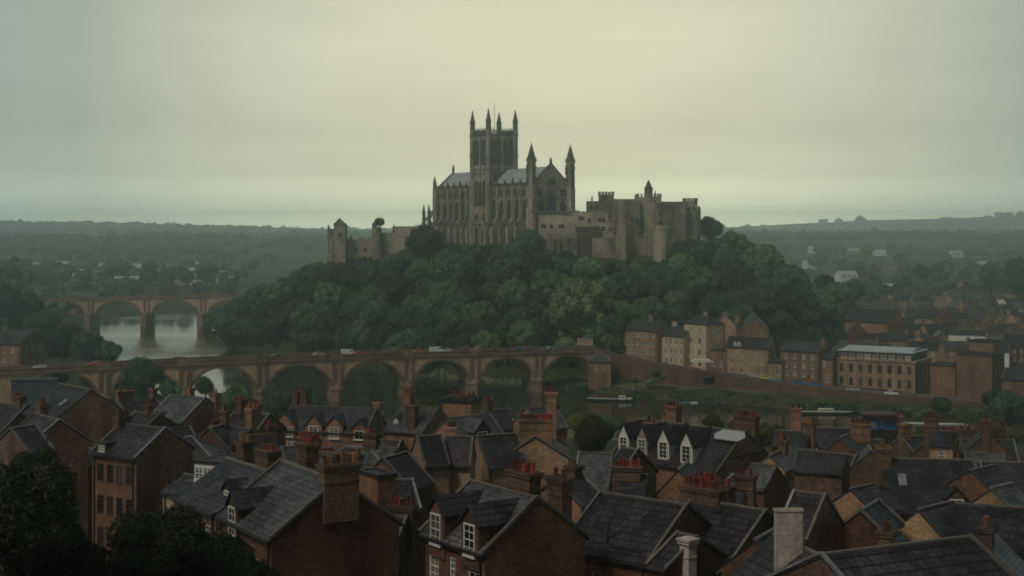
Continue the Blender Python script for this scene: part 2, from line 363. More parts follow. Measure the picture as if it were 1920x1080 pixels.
g = N(t, 'ShaderNodeNewGeometry'); n1 = N(t, 'ShaderNodeTexNoise'); n1.inputs['Scale'].default_value = .12; n1.inputs['Detail'].default_value = 9; L(g.outputs['Position'], n1.inputs['Vector'])
n2 = N(t, 'ShaderNodeTexNoise'); n2.inputs['Scale'].default_value = .9; n2.inputs['Detail'].default_value = 6; L(g.outputs['Position'], n2.inputs['Vector'])
cr = N(t, 'ShaderNodeValToRGB'); el_ = cr.color_ramp.elements
el_[0].position = .3; el_[0].color = (.018,.02,.011,1); el_[1].position = .72; el_[1].color = (.06,.068,.026,1)
k = el_.new(.5); k.color = (.034,.044,.017,1)
mx = N(t, 'ShaderNodeMath', operation='MULTIPLY_ADD'); mx.inputs[1].default_value = .45; L(n2.outputs['Fac'], mx.inputs[0])
ad = N(t, 'ShaderNodeMath', operation='MULTIPLY'); ad.inputs[1].default_value = .55; L(n1.outputs['Fac'], ad.inputs[0]); L(ad.outputs[0], mx.inputs[2])
L(mx.outputs[0], cr.inputs[0])
spx = N(t, 'ShaderNodeSeparateXYZ'); L(g.outputs['Position'], spx.inputs[0])
yr = N(t, 'ShaderNodeMapRange'); yr.inputs['From Min'].default_value = 270; yr.inputs['From Max'].default_value = 330; L(spx.outputs['Y'], yr.inputs['Value'])
yc = N(t, 'ShaderNodeMixRGB'); yc.inputs[1].default_value = (.045,.034,.026,1); L(yr.outputs[0], yc.inputs[0]); L(cr.outputs[0], yc.inputs[2]); 
fr_ = N(t, 'ShaderNodeMapRange'); fr_.inputs['From Min'].default_value = 1500; fr_.inputs['From Max'].default_value = 2600; L(spx.outputs['Y'], fr_.inputs['Value'])
fc = N(t, 'ShaderNodeMixRGB'); fc.inputs[2].default_value = (.032,.055,.03,1); L(fr_.outputs[0], fc.inputs[0]); L(yc.outputs[0], fc.inputs[1]); L(fc.outputs[0], b.inputs['Base Color']); b.inputs['Roughness'].default_value = .95; b.inputs['Specular IOR Level'].default_value = .1
bp = N(t, 'ShaderNodeBump'); bp.inputs['Distance'].default_value = .5; bp.inputs['Strength'].default_value = .8; L(n2.outputs['Fac'], bp.inputs['Height']); L(bp.outputs[0], b.inputs['Normal'])
M['ground'] = m
gmsh = np_mesh('ground', vv, ff, M['ground'], True)
gx, gy = vv[:,0], vv[:,1]; gsd = riv_sd(gx, gy)
mask = ((gx > 8) & (gx < 400) & (gy < np.interp(gx, WX, WY)+1) & (gsd > .8) & (gy > 370)).astype(float)
mask = np.maximum(mask, ((gsd > .5) & (gsd < 5) & (hill_h(gx, gy) < 2) & (gx > np.interp(gy, [500,560,700,800], [-60,-75,-160,-180])) & (gx < 60) & (gy > 500)).astype(float))
att = gmsh.attributes.new('grassy', 'FLOAT', 'POINT'); att.data.foreach_set('value', mask.astype(np.float32))
at_ = N(t, 'ShaderNodeAttribute'); at_.attribute_name = 'grassy'
gn = N(t, 'ShaderNodeMixRGB'); gn.inputs[1].default_value = (.075,.095,.03,1); gn.inputs[2].default_value = (.15,.15,.055,1); L(cr.outputs[0], gn.inputs[0]) if 0 else L(n1.outputs['Fac'], gn.inputs[0])
gm_ = N(t, 'ShaderNodeMixRGB'); L(at_.outputs['Fac'], gm_.inputs[0]); L(fc.outputs[0], gm_.inputs[1]); L(gn.outputs[0], gm_.inputs[2]); L(gm_.outputs[0], b.inputs['Base Color'])
tag(put('ground', gmsh), kind='structure')
# water
m, t, b = newmat('river_water'); L = t.links.new
g = N(t, 'ShaderNodeNewGeometry')
n1 = N(t, 'ShaderNodeTexNoise'); n1.inputs['Scale'].default_value = .6; n1.inputs['Detail'].default_value = 5; L(g.outputs['Position'], n1.inputs['Vector'])
mp = N(t, 'ShaderNodeMapping'); mp.inputs['Scale'].default_value = (.008, .016, 1); mp.inputs['Rotation'].default_value = (0,0,.3); L(g.outputs['Position'], mp.inputs[0])
n2 = N(t, 'ShaderNodeTexNoise'); n2.inputs['Scale'].default_value = 1; n2.inputs['Detail'].default_value = 5; L(mp.outputs[0], n2.inputs['Vector'])
r = N(t, 'ShaderNodeMapRange'); r.inputs['From Min'].default_value = .42; r.inputs['From Max'].default_value = .62; r.inputs['To Min'].default_value = .06; r.inputs['To Max'].default_value = .14
L(n2.outputs['Fac'], r.inputs['Value']); L(r.outputs[0], b.inputs['Roughness'])
bp = N(t, 'ShaderNodeBump'); bp.inputs['Distance'].default_value = .02; bp.inputs['Strength'].default_value = .35; L(n1.outputs['Fac'], bp.inputs['Height']); L(bp.outputs[0], b.inputs['Normal'])
b.inputs['Base Color'].default_value = (.022,.024,.014,1); b.inputs['IOR'].default_value = 1.33; b.inputs['Specular IOR Level'].default_value = .5
M['water'] = m
wv = MB(); cuts = list(range(-900, 701, 100)); wy_ = list(range(296, 1780, 106))
for i in range(len(cuts)-1):
    for j in range(len(wy_)-1):
        wv.poly([(cuts[i],wy_[j],WATER),(cuts[i+1],wy_[j],WATER),(cuts[i+1],wy_[j+1],WATER),(cuts[i],wy_[j+1],WATER)])
tag(put('river', (wv, M['water'])), kind='structure')

# ------------------------------------------------------------------ quay wall, riverside road
def ribbon(pts, off0, off1, z0, z1, mb):
    # pts: list of Vectors (top line); a strip solid between offsets in +y
    for a, c in zip(pts[:-1], pts[1:]):
        n = len(mb.v)
        for p in (a, c):
            mb.v += [(p.x, p.y+off0, p.z+z0), (p.x, p.y+off1, p.z+z0), (p.x, p.y+off1, p.z+z1), (p.x, p.y+off0, p.z+z1)]
        mb.f += [tuple(n+i for i in q) for q in ((0,4,7,3),(3,7,6,2),(2,6,5,1),(1,5,4,0))]
        mb.f += [(n,n+3,n+2,n+1),(n+4,n+5,n+6,n+7)]
    return mb
def densify(pts, k=6):
    o = []
    for a, c in zip(pts[:-1], pts[1:]):
        for i in range(k): o.append(a.lerp(c, i / k))
    return o + [pts[-1]]
qw = thing('quay_wall', 'long brown stone retaining wall sloping down along the right riverbank', 'wall', WALL[0])
wp = [p - WALL[0] for p in densify(WALL)]
put('wall', (ribbon(wp, 0, 1.2, -9, -.15, MB()), M['brick_dark']), qw)
put('coping', (ribbon(wp, -.12, 1.32, -.15, .1, MB()), M['coping']), qw)
rd = MB()
rp = densify(WALL)
for a, c in zip(rp[:-1], rp[1:]):
    rd.poly([(a.x,a.y+1.3,a.z-.25),(c.x,c.y+1.3,c.z-.25),(c.x,c.y+8.5,c.z-.2),(a.x,a.y+8.5,a.z-.2)])
tag(put('riverside_road', (rd, M['asphalt'])), kind='structure')
pv = MB(); ribbon(rp, 8.5, 11, -1.2, -.06, pv)
tag(put('pavement', (pv, M['coping'])), kind='structure')

# ------------------------------------------------------------------ bridges
def build_bridge(name, label, P0, P1, zoff, spans, spring, crownz, th, pierw, pierbot, stone, dark, nseg=20, pil=True, ztop=None, extra=0):
    """P0,P1: deck ends (Vector, z = top of parapet). spans: [(s0,s1)] along the axis."""
    d = Vector((P1.x-P0.x, P1.y-P0.y, 0)); Ln = d.length; rz = math.atan2(d.y, d.x)
    root = thing(name, label, 'bridge', (P0.x, P0.y, 0), rz)
    zt = lambda s: (P0.z + (P1.z-P0.z)*s/Ln + 1.0*math.sin(math.pi*min(1,max(0,s/Ln)))*zoff)
    h = th/2; wall = MB(); base = pierbot
    def col(s0, s1, zb0, zb1):
        for y in (-h, h): wall.poly([(s0,y,zb0),(s1,y,zb1),(s1,y,zt(s1)-1.1),(s0,y,zt(s0)-1.1)])
    prev = 0
    for a, c in spans:
        col(prev, a, base, base)
        mid = (a+c)/2; hw = (c-a)/2; pts = []
        for i in range(nseg+1):
            th_ = math.pi * i/nseg; pts.append((mid - hw*math.cos(th_), spring + (crownz-spring)*math.sin(th_)))
        for (s0,z0),(s1,z1) in zip(pts[:-1], pts[1:]):
            col(s0, s1, z0, z1); wall.poly([(s0,-h,z0),(s1,-h,z1),(s1,h,z1),(s0,h,z0)])
        for s in (a, c): wall.poly([(s,-h,base),(s,h,base),(s,h,spring),(s,-h,spring)])
        # voussoir ring
        ring = .95
        for y0, y1 in ((-h-.22, -h+.02), (h-.02, h+.22)):
            rg = MB()
            for i in range(nseg):
                q = []
                for j in (i, i+1):
                    t_ = math.pi*j/nseg; q.append((mid-hw*math.cos(t_), spring+(crownz-spring)*math.sin(t_), mid-(hw+ring)*math.cos(t_), spring+(crownz-spring+ring)*math.sin(t_)))
                (a0,b0,c0,d0),(a1,b1,c1,d1) = q
                n = len(rg.v)
                for y in (y0, y1): rg.v += [(a0,y,b0),(a1,y,b1),(c1,y,d1),(c0,y,d0)]
                rg.f += [tuple(n+k for k in z) for z in ((0,1,2,3),(7,6,5,4),(0,4,5,1),(1,5,6,2),(2,6,7,3),(3,7,4,0))]
            put('arch_ring', (rg, dark), root)
        prev = c
    col(prev, Ln, base, base)
    dk = MB(); n_ = 30; road = MB()
    for i in range(n_):
        s0, s1 = Ln*i/n_, Ln*(i+1)/n_
        road.poly([(s0,-h+.4,zt(s0)-1.05),(s1,-h+.4,zt(s1)-1.05),(s1,h-.4,zt(s1)-1.05),(s0,h-.4,zt(s0)-1.05)])
    put('wall', (wall, stone), root); put('roadway', (road, M['asphalt']), root)
    for sg in (-1, 1):
        for nm_, mt, yo0, yo1, a_, b_ in (('parapet', dark, h-.4, h+.05, -1.1, -.1), ('coping', dark, h-.5, h+.2, -.1, .08), ('cornice', dark, h-.3, h+.5, -1.65, -1.1)):
            m_ = MB(); y0, y1 = sorted((sg*yo0, sg*yo1))
            for i in range(n_):
                s0, s1 = Ln*i/n_, Ln*(i+1)/n_; n = len(m_.v)
                for s in (s0, s1): m_.v += [(s,y0,zt(s)+a_),(s,y1,zt(s)+a_),(s,y1,zt(s)+b_),(s,y0,zt(s)+b_)]
                m_.f += [tuple(n+k for k in z) for z in ((0,4,7,3),(3,7,6,2),(2,6,5,1),(1,5,4,0))]
                if i in (0, n_-1): m_.f += [(n,n+3,n+2,n+1),(n+4,n+5,n+6,n+7)]
            put(nm_, (m_, mt), root)
    # piers between spans
    for (a, c), (a2, c2) in zip(spans[:-1], spans[1:]):
        p = MB(); mid = (c+a2)/2; hw = max(pierw/2, (a2-c)/2+.25)
        p.prism([(mid-hw,-h-.6),(mid,-h-3.2),(mid+hw,-h-.6),(mid+hw,h+.6),(mid,h+3.2),(mid-hw,h+.6)], pierbot, spring+.2)
        p.prism([(mid-hw-.25,-h-.8),(mid,-h-3.5),(mid+hw+.25,-h-.8),(mid+hw+.25,h+.8),(mid,h+3.5),(mid-hw-.25,h+.8)], spring+.2, spring+.8)
        for sg in (-1, 1):   # sloped cap of the cutwater
            n = len(p.v); p.v += [(mid-hw, sg*(h+.3), spring+.8),(mid+hw, sg*(h+.3), spring+.8),(mid, sg*(h+3), spring+.8),(mid, sg*(h+.1), spring+2.6)]
            p.f += [(n,n+1,n+3),(n+1,n+2,n+3),(n+2,n,n+3)]
        put('pier', (p, dark), root)
        if pil:
            for sg in (-1, 1):
                q = MB()
                for dx in (-1.25, 1.25):
                    y0, y1 = sorted((sg*(h-.05), sg*(h+.55))); q.box(mid+dx-.42, mid+dx+.42, y0, y1, spring+.8, zt(mid)-1.68)
                y0, y1 = sorted((sg*(h-.1), sg*(h+.75))); q.box(mid-2.0, mid+2.0, y0, y1, zt(mid)-1.7, zt(mid)+.35)
                put('pilaster', (q, dark), root)
    return root, rz, zt
# near bridge: axis Y = 500 + .373 X
def on_axis(px):
    u = (px-CX)/F_PX; X = u*500/(1-.373*u); return Vector((X, 500+.373*X, 0))
A0 = on_axis(-130); A0.z = at(0, 690, 440).z - .5; A1 = on_axis(1132); A1.z = CAM_H - (650-430)*A1.y/F_PX
dlen = (Vector((A1.x,A1.y))-Vector((A0.x,A0.y))).length
def s_of(px):
    p = on_axis(px); return math.hypot(p.x-A0.x, p.y-A0.y)
pier_px = [2, 98, 196, 337, 485, 625, 757, 880, 1000, 1112]
pier_px = [485,625,757,880,1000,1112]
sp = [s_of(p) for p in pier_px]; step = (sp[2]-sp[0])/2
while sp[0]-step > 4: sp.insert(0, sp[0]-step)
spans = [(a+2.1, c-2.1) for a, c in zip(sp[:-1], sp[1:])]
BR, BRZ, BRT = build_bridge('stone_arch_bridge', 'long tan stone bridge of many round arches crossing in front of the castle hill', A0, A1, 1.2, spans, 5.2, 14.2, 11, 4.8, -1, M['bridge'], M['bridge_dark'])
# far bridge
B0 = at(20, 562, 826); B1 = at(520, 549, 840)
def sB(px): return (at(px,560,832)-Vector((B0.x,832,at(px,560,832).z))).length
fsp = [(sB(px)) for px in (75,175,277,381,486)]
build_bridge('distant_arch_bridge', 'distant hazy stone bridge with wide arches upstream at the left', B0, B1, .3, [(a+3.2,c-3.2) for a,c in zip(fsp[:-1],fsp[1:])], 8.5, 17.2, 9, 6.4, -1, M['bridge'], M['bridge_dark'])

# ------------------------------------------------------------------ trees
def ico(sub):
    import bmesh
    bm = bmesh.new(); bmesh.ops.create_icosphere(bm, subdivisions=sub, radius=1)
    v = np.array([x.co[:] for x in bm.verts]); f = np.array([[q.index for q in p.verts] for p in bm.faces]); bm.free(); return v, f
IV, IF = ico(2); IV1, IF1 = ico(1)
def crown_mesh(name, seed, nl, leaf, nleaf, lr=(.3,.48), core=.8, top=1.0, zsq=.85, sky=.15, shape='round'):
    rg = np.random.default_rng(seed); c = []; rad = []
    for i in range(nl):
        d = rg.normal(size=3); d /= np.linalg.norm(d); rr = rg.uniform(.25, .68)
        p = d * rr; p[2] = p[2] * zsq
        if shape == 'cone': p[:2] *= (1 - (p[2]+.7)/1.6) * 1.0; p[2] *= 1.3
        if p[2] < -.45: p[2] = -.45
        c.append(p); rad.append(rg.uniform(*lr) * (1 if shape != 'cone' else .75))
    if shape == 'dome':
        c = []; rad = []
        for i in range(nl):
            a = i*2.4 + rg.uniform(-.3,.3); zz_ = 1 - 1.25*(i+.5)/nl; q_ = math.sqrt(max(0, 1-zz_*zz_)); rr = rg.uniform(.56, .76)
            c.append(np.array([q_*math.cos(a)*rr, q_*math.sin(a)*rr, zz_*rr*zsq])); rad.append(rg.uniform(*lr))
    c.append(np.array([0,0,-.05])); rad.append({'round':.6,'cone':.42,'dome':.66}[shape])
    c = np.array(c); rad = np.array(rad)
    pr = rad**2; pr /= pr.sum(); k = rg.choice(len(c), nleaf, p=pr)
    d = rg.normal(size=(nleaf,3)); d[:,2] += .25; d /= np.linalg.norm(d, axis=1)[:,None]
    # bumpy lobes
    bump = 1 + .13*np.sin(d[:,0]*9+k)*np.sin(d[:,1]*8+2*k)*np.cos(d[:,2]*7)
    pos = c[k] + d * (rad[k] * bump * rg.uniform(.86, 1.1, nleaf))[:,None]
    # drop leaves deep inside other lobes
    dist = np.linalg.norm(pos[:,None,:] - c[None], axis=2) / rad[None]; dist[np.arange(nleaf), k] = 9
    keep = dist.min(1) > .8; pos = pos[keep]; d = d[keep]; n = len(pos)
    nrm = d + rg.normal(size=(n,3))*.55; nrm /= np.linalg.norm(nrm, axis=1)[:,None]
    a = np.cross(nrm, rg.normal(size=(n,3))); a /= np.linalg.norm(a, axis=1)[:,None]; b_ = np.cross(nrm, a)
    s = (leaf * rg.uniform(.6, 1.35, n))[:,None]
    q = np.stack([pos - a*s, pos - b_*s*.6, pos + a*s, pos + b_*s*.6], 1).reshape(-1, 3)
    F = np.arange(4*n).reshape(n, 4)
    vs = [q]; fs = [F]; off = len(q)
    tv = []; tf = []
    for ci, ri in zip(c, rad):
        vv_ = IV * (ri*core*(1+.12*np.sin(IV[:,[0]]*8+ci[0]*9)*np.cos(IV[:,[2]]*7))) + ci
        tv.append(vv_); tf.append(np.concatenate([IF, IF[:, 2:]], 1) + off); off += len(vv_)
    me = bpy.data.meshes.new(name)
    V = np.concatenate(vs + tv); nq = len(F)
    tri = np.concatenate([x[:, :3] for x in tf])
    me.vertices.add(len(V)); me.vertices.foreach_set('co', V.astype(np.float32).ravel())
    lv = np.concatenate([F.ravel(), tri.ravel()]).astype(np.int32); me.loops.add(len(lv)); me.loops.foreach_set('vertex_index', lv)
    ls = np.concatenate([np.arange(nq)*4, nq*4 + np.arange(len(tri))*3]).astype(np.int32)
    me.polygons.add(nq + len(tri)); me.polygons.foreach_set('loop_start', ls); me.update(calc_edges=True)
    me.materials.append(M['f_mid']); return me
def trunk_mesh(name, seed, H=1.0):
    rg = random.Random(seed); m_ = MB()
    m_.cone(0,0,-.35,.9,.075,.045,8)
    for i in range(6):
        a = i*1.05+rg.random(); z = .5+.07*i
        m_.bar((0,0,z), (math.cos(a)*.32, math.sin(a)*.32, z+.25), .03)
    return m_.mesh(name, M['bark'])
CROWNS = {'broad':[crown_mesh('crown', s, n_, .05, 7500, lr=l_, zsq=z_, shape='dome') for s, n_, l_, z_ in ((1,20,(.22,.34),.9),(2,26,(.18,.3),1.0),(3,16,(.26,.4),.85),(4,30,(.16,.28),1.1),(5,22,(.2,.36),.8),(6,18,(.24,.34),1.15))],
          'cone':[crown_mesh('crown', s, 18, .055, 4200, shape='cone') for s in (11,12)],
          'bush':[crown_mesh('crown', s, 11, .07, 3200, zsq=.55) for s in (21,22,23)],
          'far':[crown_mesh('crown', s, 8, .12, 700, core=.88) for s in (31,32,33)],
          'near':[crown_mesh('crown', s, 26, .028, 34000, lr=(.2,.36), core=.72) for s in (41,42)],
          'mid':[crown_mesh('crown', s, 18, .04, 12000, lr=(.25,.42)) for s in (51,52)],
          'bare':[None]}
TRUNK = [trunk_mesh('trunk', s) for s in (1,2,3)]
TN = [0]
def tree(X, Y, r, kind, mat, label, group=None, zb=None, asp=1.0, lift=1.15, name='tree', cat='tree', trunk=True):
    TN[0] += 1; rr = random.Random(TN[0]*77)
    if zb is None: zb = gz(X, Y)
    root = thing(name, label, cat, (X, Y, zb), rr.uniform(0, 6.28), group)
    root.scale = (r, r, r)
    c = put('crown', rr.choice(CROWNS[kind]), root, (0,0,lift*asp*.9), (0,0,0), (1,1,asp))
    c.material_slots[0].link = 'OBJECT'; c.material_slots[0].material = M[mat]
    if trunk: put('trunk', TRUNK[TN[0] % 3], root, (0,0,0), (0,0,0), (1,1,lift))
    return root
HILL_TOP = [(405,580),(430,545),(480,524),(520,512),(560,495),(585,470),(612,490),(700,486),(750,478),(775,440),(830,440),(850,452),(960,450),(975,436),(1015,440),(1030,474),(1150,488),(1225,494),(1255,494),(1262,450),(1325,440),(1400,446),(1440,466),(1480,495),(1520,528),(1570,548),(1600,575)]
HILL_BOT = [(405,632),(470,645),(520,655),(600,662),(700,672),(1100,655),(1150,650),(1185,596),(1290,592),(1400,612),(1500,600),(1600,600)]
big = [(1092,585,68,'f_light'),(1035,548,48,'f_mid'),(955,508,52,'f_mid'),(845,512,48,'f_mid'),(962,560,38,'f_mid'),(900,600,38,'f_mid'),(842,612,38,'f_mid'),(1105,508,34,'f_light'),
 (992,458,32,'f_dark'),(797,458,40,'f_dark'),(585,492,21,'f_dark'),(748,496,18,'f_dark'),(690,505,18,'f_dark'),(655,510,18,'f_dark'),(718,503,17,'f_mid'),(622,505,16,'f_dark'),(484,545,24,'f_mid'),(520,555,26,'f_mid'),(450,580,30,'f_mid'),(435,610,26,'f_mid'),
 (880,555,30,'f_dark'),(790,515,34,'f_mid'),(745,545,36,'f_dark'),(700,565,34,'f_mid'),(1155,612,30,'f_mid'),(1020,625,34,'f_mid'),(1060,630,30,'f_light'),(950,625,30,'f_dark'),(760,600,36,'f_dark'),(690,625,34,'f_mid'),
 (620,560,36,'f_mid'),(580,600,36,'f_mid'),(640,610,34,'f_dark'),(540,610,30,'f_mid'),(500,600,30,'f_mid'),(1180,545,40,'f_dark'),(1240,540,44,'f_dark'),(1310,535,42,'f_mid'),(1215,590,36,'f_mid'),(1380,530,46,'f_dark'),
 (1430,500,44,'f_mid'),(1375,470,36,'f_mid'),(1330,430,26,'f_dark'),(1310,480,34,'f_dark'),(1480,535,42,'f_dark'),(1420,570,40,'f_mid'),(1340,580,36,'f_dark'),(1500,570,34,'f_dark'),(1280,500,30,'f_light'),(1195,514,25,'f_mid'),(1062,484,17,'f_dark'),
 (1270,595,30,'f_dark'),(1145,512,22,'f_dark'),(900,520,26,'f_dark'),(1010,505,28,'f_dark')]
rnd = random.Random(5)
tx = [p[0] for p in HILL_TOP]; ty = [p[1] for p in HILL_TOP]; bx_ = [p[0] for p in HILL_BOT]; by_ = [p[1] for p in HILL_BOT]
cand = list(big)
x = 418
while x < 1590:
    r_ = rnd.uniform(15, 23); yt = float(np.interp(x, tx, ty))
    if all(math.hypot(x-a, yt+r_-b_) > .5*q + .2*r_ for a, b_, q, _ in cand): cand.append((x, yt+r_*1.12, r_, rnd.choice(['f_mid','f_dark','f_mid'])))
    x += r_*1.15
row = 0; y = 462
while y < 672:
    x = 412 + (row % 2) * 17
    while x < 1580:
        cx_, cy_ = x + rnd.uniform(-9, 9), y + rnd.uniform(-7, 7)
        r_ = rnd.uniform(22, 37)
        if np.interp(cx_, tx, ty) + .85*r_ < cy_ < np.interp(cx_, bx_, by_) + 4 and all(math.hypot(cx_-a, (cy_-b_)*1.25) > .62*q + .34*r_ for a, b_, q, _ in cand):
            cand.append((cx_, cy_, r_, rnd.choice(['f_mid','f_mid','f_dark','f_dark','f_light' if 800 < cx_ < 1100 else 'f_mid'])))
        x += 27
    y += 17; row += 1
YR = np.arange(505, 800, 1.5)
ht = []
for px, py, r_, mt in cand:
    X = (px-CX)*YR/F_PX; Zr = CAM_H - (py-HY)*YR/F_PX
    rm = r_*YR/F_PX; gr = ground(X, YR); sdv = riv_sd(X, YR)
    ok = np.where((gr + rm*1.08 >= Zr) & (sdv > 1.0))[0]
    if len(ok) == 0: ok = [int(np.argmax(gr + rm*1.08 - Zr))]
    i = ok[0]
    if 1170 < px+rm[i]*.5*F_PX/YR[i] and px < 1560 and YR[i] < 556 and py > 585: continue
    ht.append((px, py, X[i], YR[i], rm[i], gr[i], mt, Zr[i]))
COLS = [(560,'on the hill\'s left shoulder'),(640,'left of the ruined gatehouse'),(790,'below the ruined castle wing'),(885,'below the cathedral choir'),(975,'below the great tower'),(1090,'below the twin-spired front'),(1200,'below the castle halls'),(1320,'below the castle keep'),(1420,'right of the castle'),(1700,'on the hill\'s right shoulder')]
BANDS = [(500,'in the topmost row'),(540,'in the upper slope'),(580,'halfway up the slope'),(620,'on the lower slope'),(900,'along the hill foot')]
cells = {}
for tt in sorted(ht):
    ci = next(i for i, c in enumerate(COLS) if tt[0] < c[0]); bi = next(i for i, c in enumerate(BANDS) if tt[1] < c[0])
    cells.setdefault((ci, bi), []).append(tt)
WORD = {'f_light':'light green','f_mid':'mid-green','f_dark':'dark green'}
for (ci, bi), lst in cells.items():
    for k, (px, py, X, Y, rm, g_, mt, Zr) in enumerate(lst):
        kind = 'cone' if (px == 585) else 'broad'
        lab = f"{WORD[mt]} tree {COLS[ci][1]}, {ORD[k]} from left {BANDS[bi][1]}" if len(lst) > 1 else f"{WORD[mt]} tree {COLS[ci][1]}, alone {BANDS[bi][1]}"
        tree(X, Y, rm*1.02, kind, mt, lab, 'trees on the castle hill', zb=g_-.3, lift=max(.75, min(1.6, (Zr-g_)/rm/.9)), name='deciduous_tree' if kind == 'broad' else 'conifer_tree')
# ------------------------------------------------------------------ gothic pieces (cached meshes)
def pinnacle_mb(w, h, n=4):
    m = MB(); r = w/2*1.25 if n == 8 else w/math.sqrt(2)
    ph = math.pi/4 if n == 4 else math.pi/8
    m.cone(0,0,0,h*.42,r,r,n,ph); m.cone(0,0,h*.40,h*.45,r*1.25,r*1.25,n,ph); m.cone(0,0,h*.45,h*.95,r*.95,r*.12,n,ph)
    for k in range(1, 5):
        z = h*(.45+.1*k); rr = r*.95*(1-.2*k)
        for a in range(4):
            an = ph + a*math.pi/2; m.box(rr*math.cos(an)-.09*w, rr*math.cos(an)+.09*w, rr*math.sin(an)-.09*w, rr*math.sin(an)+.09*w, z-.07*w, z+.12*w)
    m.cone(0,0,h*.93,h*.97,r*.22,r*.22,6); m.cone(0,0,h*.97,h,r*.12,.01,4); return m
PC = {}
def pinnacle(parent, x, y, z, w, h, mat='cath_dark', n=4, name='pinnacle'):
    k = (w, h, mat, n)
    if k not in PC: PC[k] = pinnacle_mb(w, h, n).mesh('pinnacle', M[mat])
    return put(name, PC[k], parent, (x, y, z))
GW = {}
def arch_pts(w, h, n=6):
    # pointed arch outline from the left foot to the right foot
    hs = h - w*.87; pts = [(-w/2, 0)]
    for i in range(n+1):
        a = math.pi - i*(math.pi/3)/n; pts.append((w/2 + w*math.cos(a), hs + w*math.sin(a)))
    for i in range(n-1, -1, -1):
        a = i*(math.pi/3)/n; pts.append((-w/2 + w*math.cos(a), hs + w*math.sin(a)))
    pts.append((w/2, 0)); return pts
def gothic(parent, x, y, z, w, h, rz=0, lights=3, name='window', dark='cath_dark'):
    k = (w, h, lights, dark)
    if k not in GW:
        o = arch_pts(w+.7, h+.35); i = arch_pts(w, h); f = MB()
        for a in range(len(o)-1):
            q = [o[a], o[a+1], i[a+1], i[a]]; n = len(f.v)
            for yy in (-.38, .05): f.v += [(p[0], yy, p[1]) for p in q]
            f.f += [tuple(n+c for c in t_) for t_ in ((0,3,2,1),(4,5,6,7),(0,1,5,4),(1,2,6,5),(2,3,7,6),(3,0,4,7))]
        for l in range(1, lights):
            xx = -w/2 + w*l/lights; hh = h - w*.87*(.35 + abs(xx)/w*1.1); f.box(xx-.1, xx+.1, -.2, -.04, 0, hh)
        if h > 5: f.box(-w/2, w/2, -.18, -.05, h*.42, h*.42+.2)
        g_ = MB(); g_.poly([(p[0], -.03, p[1]) for p in i])
        GW[k] = (f.mesh('window', M[dark]), g_.mesh('pane', M['cwin']))
    f = put(name, GW[k][0], parent, (x, y, z), (0,0,rz)); put('pane', GW[k][1], f); return f
def crenels(m, x0, x1, y0, y1, z, w=1.1, h=1.1, t=.5):
    """battlements round a rectangle"""
    def run(ax, a, b, c):
        n = max(1, int(round((b-a)/(2*w)))); st = (b-a)/(2*n+1) if n else (b-a)
        for i in range(n+1):
            p, q = a + 2*i*st, a + (2*i+1)*st
            if ax == 'x': m.box(p, q, c, c+t, z, z+h)
            else: m.box(c, c+t, p, q, z, z+h)
    run('x', x0, x1, y0); run('x', x0, x1, y1-t); run('y', y0+t*1.02, y1-t*1.02, x0); run('y', y0+t*1.02, y1-t*1.02, x1-t)
    m.box(x0,x1,y0,y0+t,z-.6,z); m.box(x0,x1,y1-t,y1,z-.6,z); m.box(x0,x0+t,y0+t,y1-t,z-.6,z); m.box(x1-t,x1,y0+t,y1-t,z-.6,z)

# ------------------------------------------------------------------ cathedral, local x along the front, y back along the nave
CB = 48.0; TH = math.atan2(.5225, .8526)
F0 = at(997, 455, 672)
ca = thing('cathedral', 'great brown gothic cathedral with square pinnacled tower crowning the wooded hill', 'cathedral', (F0.x, F0.y, CB), TH)
W_ = 22.7; EV = 81.2-CB; RG = 90.6-CB; T0, T1 = 40.7, 57.0; YE = 99.0; HALF = W_/2
def ca_z(py, Y): return CAM_H-(py-HY)*Y/F_PX - CB
# nave and choir walls
for y0, y1 in ((0.4, T0+.5), (T1-.5, YE)):
    m = MB(); m.box(.6, W_-.6, y0, y1, -4, EV); put('wall', (m, M['cath']), ca)
    # parapet string
    m = MB(); m.box(.25, .62, y0, y1, EV-.2, EV+1.2); m.box(W_-.62, W_-.25, y0, y1, EV-.2, EV+1.2)
    n = int((y1-y0)/1.6)
    for i in range(n): m.box(.25, .62, y0+(i+.2)*(y1-y0)/n, y0+(i+.75)*(y1-y0)/n, EV+1.2, EV+1.9)
    m.box(.3, .62, y0, y1, EV-5.2, EV-4.8); m.box(.2,.62,y0,y1,8.2,8.7)
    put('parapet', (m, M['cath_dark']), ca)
    m = MB(); m.prism([(.7,EV+.1),(HALF,RG),(W_-.7,EV+.1)], y0+.2, y1-.3, 'y'); put('roof', (m, M['lead']), ca)
    m = MB(); m.bar((HALF,y0,RG+.05),(HALF,y1,RG+.05),.35,.3)
    for i in range(int((y1-y0)/2.2)):
        yy = y0+1+i*2.2; m.bar((.9,yy,EV+.32),(HALF,yy,RG+.08),.16,.14)
    put('ridge', (m, M['flash']), ca)
